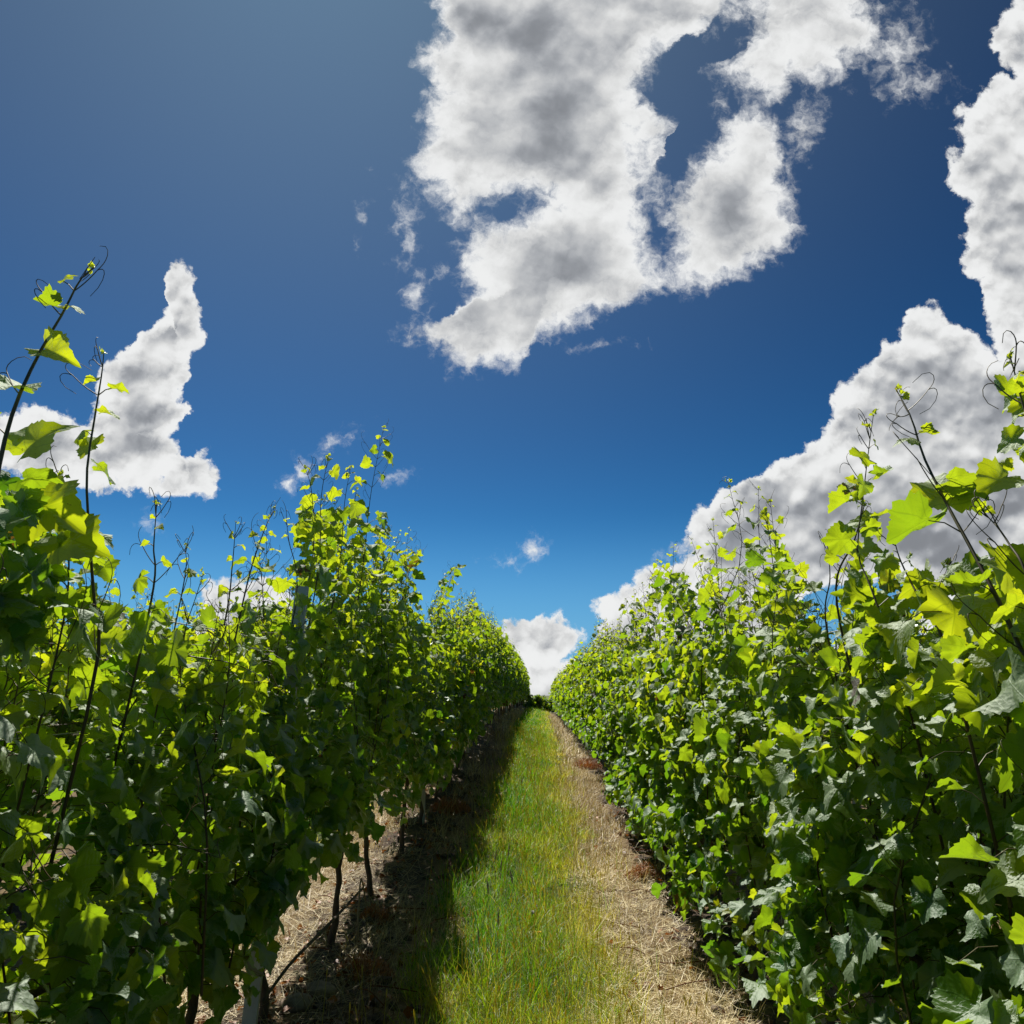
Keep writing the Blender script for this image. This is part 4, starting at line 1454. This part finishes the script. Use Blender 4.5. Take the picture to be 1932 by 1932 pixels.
# tall pale seed stems at the shaded edge of the grass
for i, (px, py, h, lab) in enumerate(((958, 1600, 0.46, 'tallest pale seed spike of the cluster at the shaded edge of the grass'), (931, 1613, 0.42, 'short upright seed spike, outermost of the cluster on the soil side of the grass'),
                                 (944, 1625, 0.42, 'slim seed spike between the tallest and the outermost spikes of the grass edge'), (970, 1650, 0.44, 'pale seed spike leaning over the sunny grass beside the cluster of spikes'),
                                 (922, 1672, 0.40, 'lowest seed spike of the cluster, standing against the dark soil'), (905, 1760, 0.36, 'lone drooping seed spike in the dark tussock below the cluster of spikes'),
                                 (984, 1500, 0.40, 'distant small seed spike standing alone in the sunlit grass'), (940, 1730, 0.38, 'lone seed spike between the dandelion clock and the dark tussock'))):
    p = at_z(px, py, h)
    b = Vector((p.x, p.y, float(gz(p.x, p.y))))
    o = empty("seed_stem", b)
    g = Geo()
    lx, ly = RNG.normal(0, 0.05), RNG.normal(0, 0.04)
    c = spline([(-lx, -ly, 0), (-lx * 0.4, -ly * 0.4, h * 0.5), (0, 0, h * 0.8), (lx * 0.3, ly * 0.3, h)], 10)
    tube(g, c, [0.0016, 0.0009], 4, 0.9)
    link("stalk", g.mesh("stalk", [M_SEED]), o)
    g = Geo()
    c = spline([tuple(c[-3]), tuple(c[-2]), tuple(c[-1]), tuple(c[-1] + np.array([lx * 0.1, ly * 0.1, 0.035]))], 9)
    tube(g, c, [0.0015, 0.0050, 0.0056, 0.0045, 0.001], 7, 0.5, wob=0.25)
    link("spike", g.mesh("spike", [M_SEED]), o)
    tag(o, lab, "seed stem", "pale seed stems at the edge of the grass")

for nm, px, py, mt, lab, r in (("dandelion_clock", 1005, 1715, M_WHITE, "round white dandelion seed clock in the middle of the grass", 0.013), ("clover_flower", 1013, 1701, M_WHITE, "tiny white flower just behind the dandelion clock in the grass", 0.008),
                               ("dandelion_flower", 1017, 1757, M_YELLOW, "small flat yellow flower in the grass below the dandelion clock", 0.012)):
    p = at_z(px, py, 0.20)
    b = Vector((p.x, p.y, float(gz(p.x, p.y))))
    o = empty(nm, b)
    g = Geo()
    tube(g, [(0.01, 0, 0), (0.004, 0, 0.1), (0, 0, 0.19)], [0.0018, 0.0014], 5, 0.6)
    link("stalk", g.mesh("stalk", [M_GRASS]), o)
    g = Geo()
    if nm == "dandelion_flower":
        m = 40
        a = RNG.uniform(0, 6.28, m)
        for q in a:
            dx, dy = math.cos(q), math.sin(q)
            L = r * RNG.uniform(0.6, 1.2)
            g.add([(0, 0, 0.19), (dx * L - dy * 0.002, dy * L + dx * 0.002, 0.198), (dx * L * 1.1, dy * L * 1.1, 0.200), (dx * L + dy * 0.002, dy * L - dx * 0.002, 0.198)], quads=[(0, 1, 2, 3)])
    else:
        lump(g, (0, 0, 0.20), r * 0.5, 1, 1, 0.1)
        for _ in range(140):
            dv = unit(RNG.normal(0, 1, 3))
            e = np.array([0, 0, 0.20]) + dv * r * RNG.uniform(0.85, 1.05)
            s_ = unit(np.cross(dv, RNG.normal(0, 1, 3))) * 0.0016
            g.add([np.array([0, 0, 0.20]), e - s_, e + s_], tris=[(0, 1, 2)])
    link("flower_head", g.mesh("flower_head", [mt]), o)
    tag(o, lab, "flower")

# thin training stake beside the second vine beyond the post, and a loose cane leaning across its trunk
g = Geo()
a, b = at_x(667, 1925, -1.16), at_x(690, 1700, -1.16)
a = Vector((a.x, a.y, float(gz(a.x, a.y)) - 0.03))
tube(g, spline([(0, 0, 0), (0.004, 0.01, 0.4), tuple(b - a)], 8), [0.0065, 0.005], 7, 0.9, wob=0.05)
o = link("training_stake", g.mesh("training_stake", [simple_mat("bamboo", (0.22, 0.16, 0.09), (0.38, 0.29, 0.17), 20.0, 0.6)]))
o.location = a
tag(o, "thin tan bamboo stake leaning beside a vine trunk in the shaded row", "stake")
g = Geo()
q = [at_x(*p, X) for p, X in (((495, 1890), -1.10), ((551, 1815), -1.14), ((626, 1738), -1.2), ((684, 1676), -1.25))]
o0 = q[0]
tube(g, spline([tuple(v_ - o0) for v_ in q], 12), [0.006, 0.008, 0.008], 7, 0.3, wob=0.08)
o = link("loose_cane", g.mesh("loose_cane", [M_BARK]))
o.location = o0
tag(o, "dark bare cane leaning slantwise across the trunks past the first post in the shaded row", "cane")

# low growth that closes the view at the crest
for i, (x, y, r, hgt, lab) in enumerate(((-0.45, 50.0, 0.7, 1.05, "low green shrub closing the path at the crest, by the shaded row"), (0.5, 51.5, 0.8, 1.1, "low green shrub closing the path at the crest, by the sunlit row"))):
    b = Vector((x, y, float(gz(x, y))))
    o = empty("shrub", b)
    gl, gt = Geo(), Geo()
    n = 1400
    dv = unit(RNG.normal(0, 1, (n, 3)))
    dv[:, 2] = np.abs(dv[:, 2])
    rad = RNG.uniform(0.45, 1.0, n) ** 0.6 * (0.8 + 0.2 * np.sin(dv[:, 0] * 6 + dv[:, 2] * 5))
    pos = dv * rad[:, None] * np.array([r, r, hgt]) + [0, 0, 0.1]
    add_leaves(gl, pos, dv + RNG.normal(0, 0.5, (n, 3)), RNG.normal(0, 1, (n, 3)), RNG.uniform(0.08, 0.14, n), RNG.normal(0.35, 0.2, n), 2)
    for k in range(6):
        e = np.array([RNG.normal(0, r * 0.4), RNG.normal(0, r * 0.4), hgt * 0.8])
        tube(gt, [(0, 0, -0.05), tuple(e * 0.5 + [0.02, 0, 0]), tuple(e)], [0.02, 0.006], 5, 0.3)
    link("foliage", gl.mesh("foliage", [M_LEAF, M_STEM]), o)
    link("branches", gt.mesh("branches", [M_BARK]), o)
    tag(o, lab, "shrub")
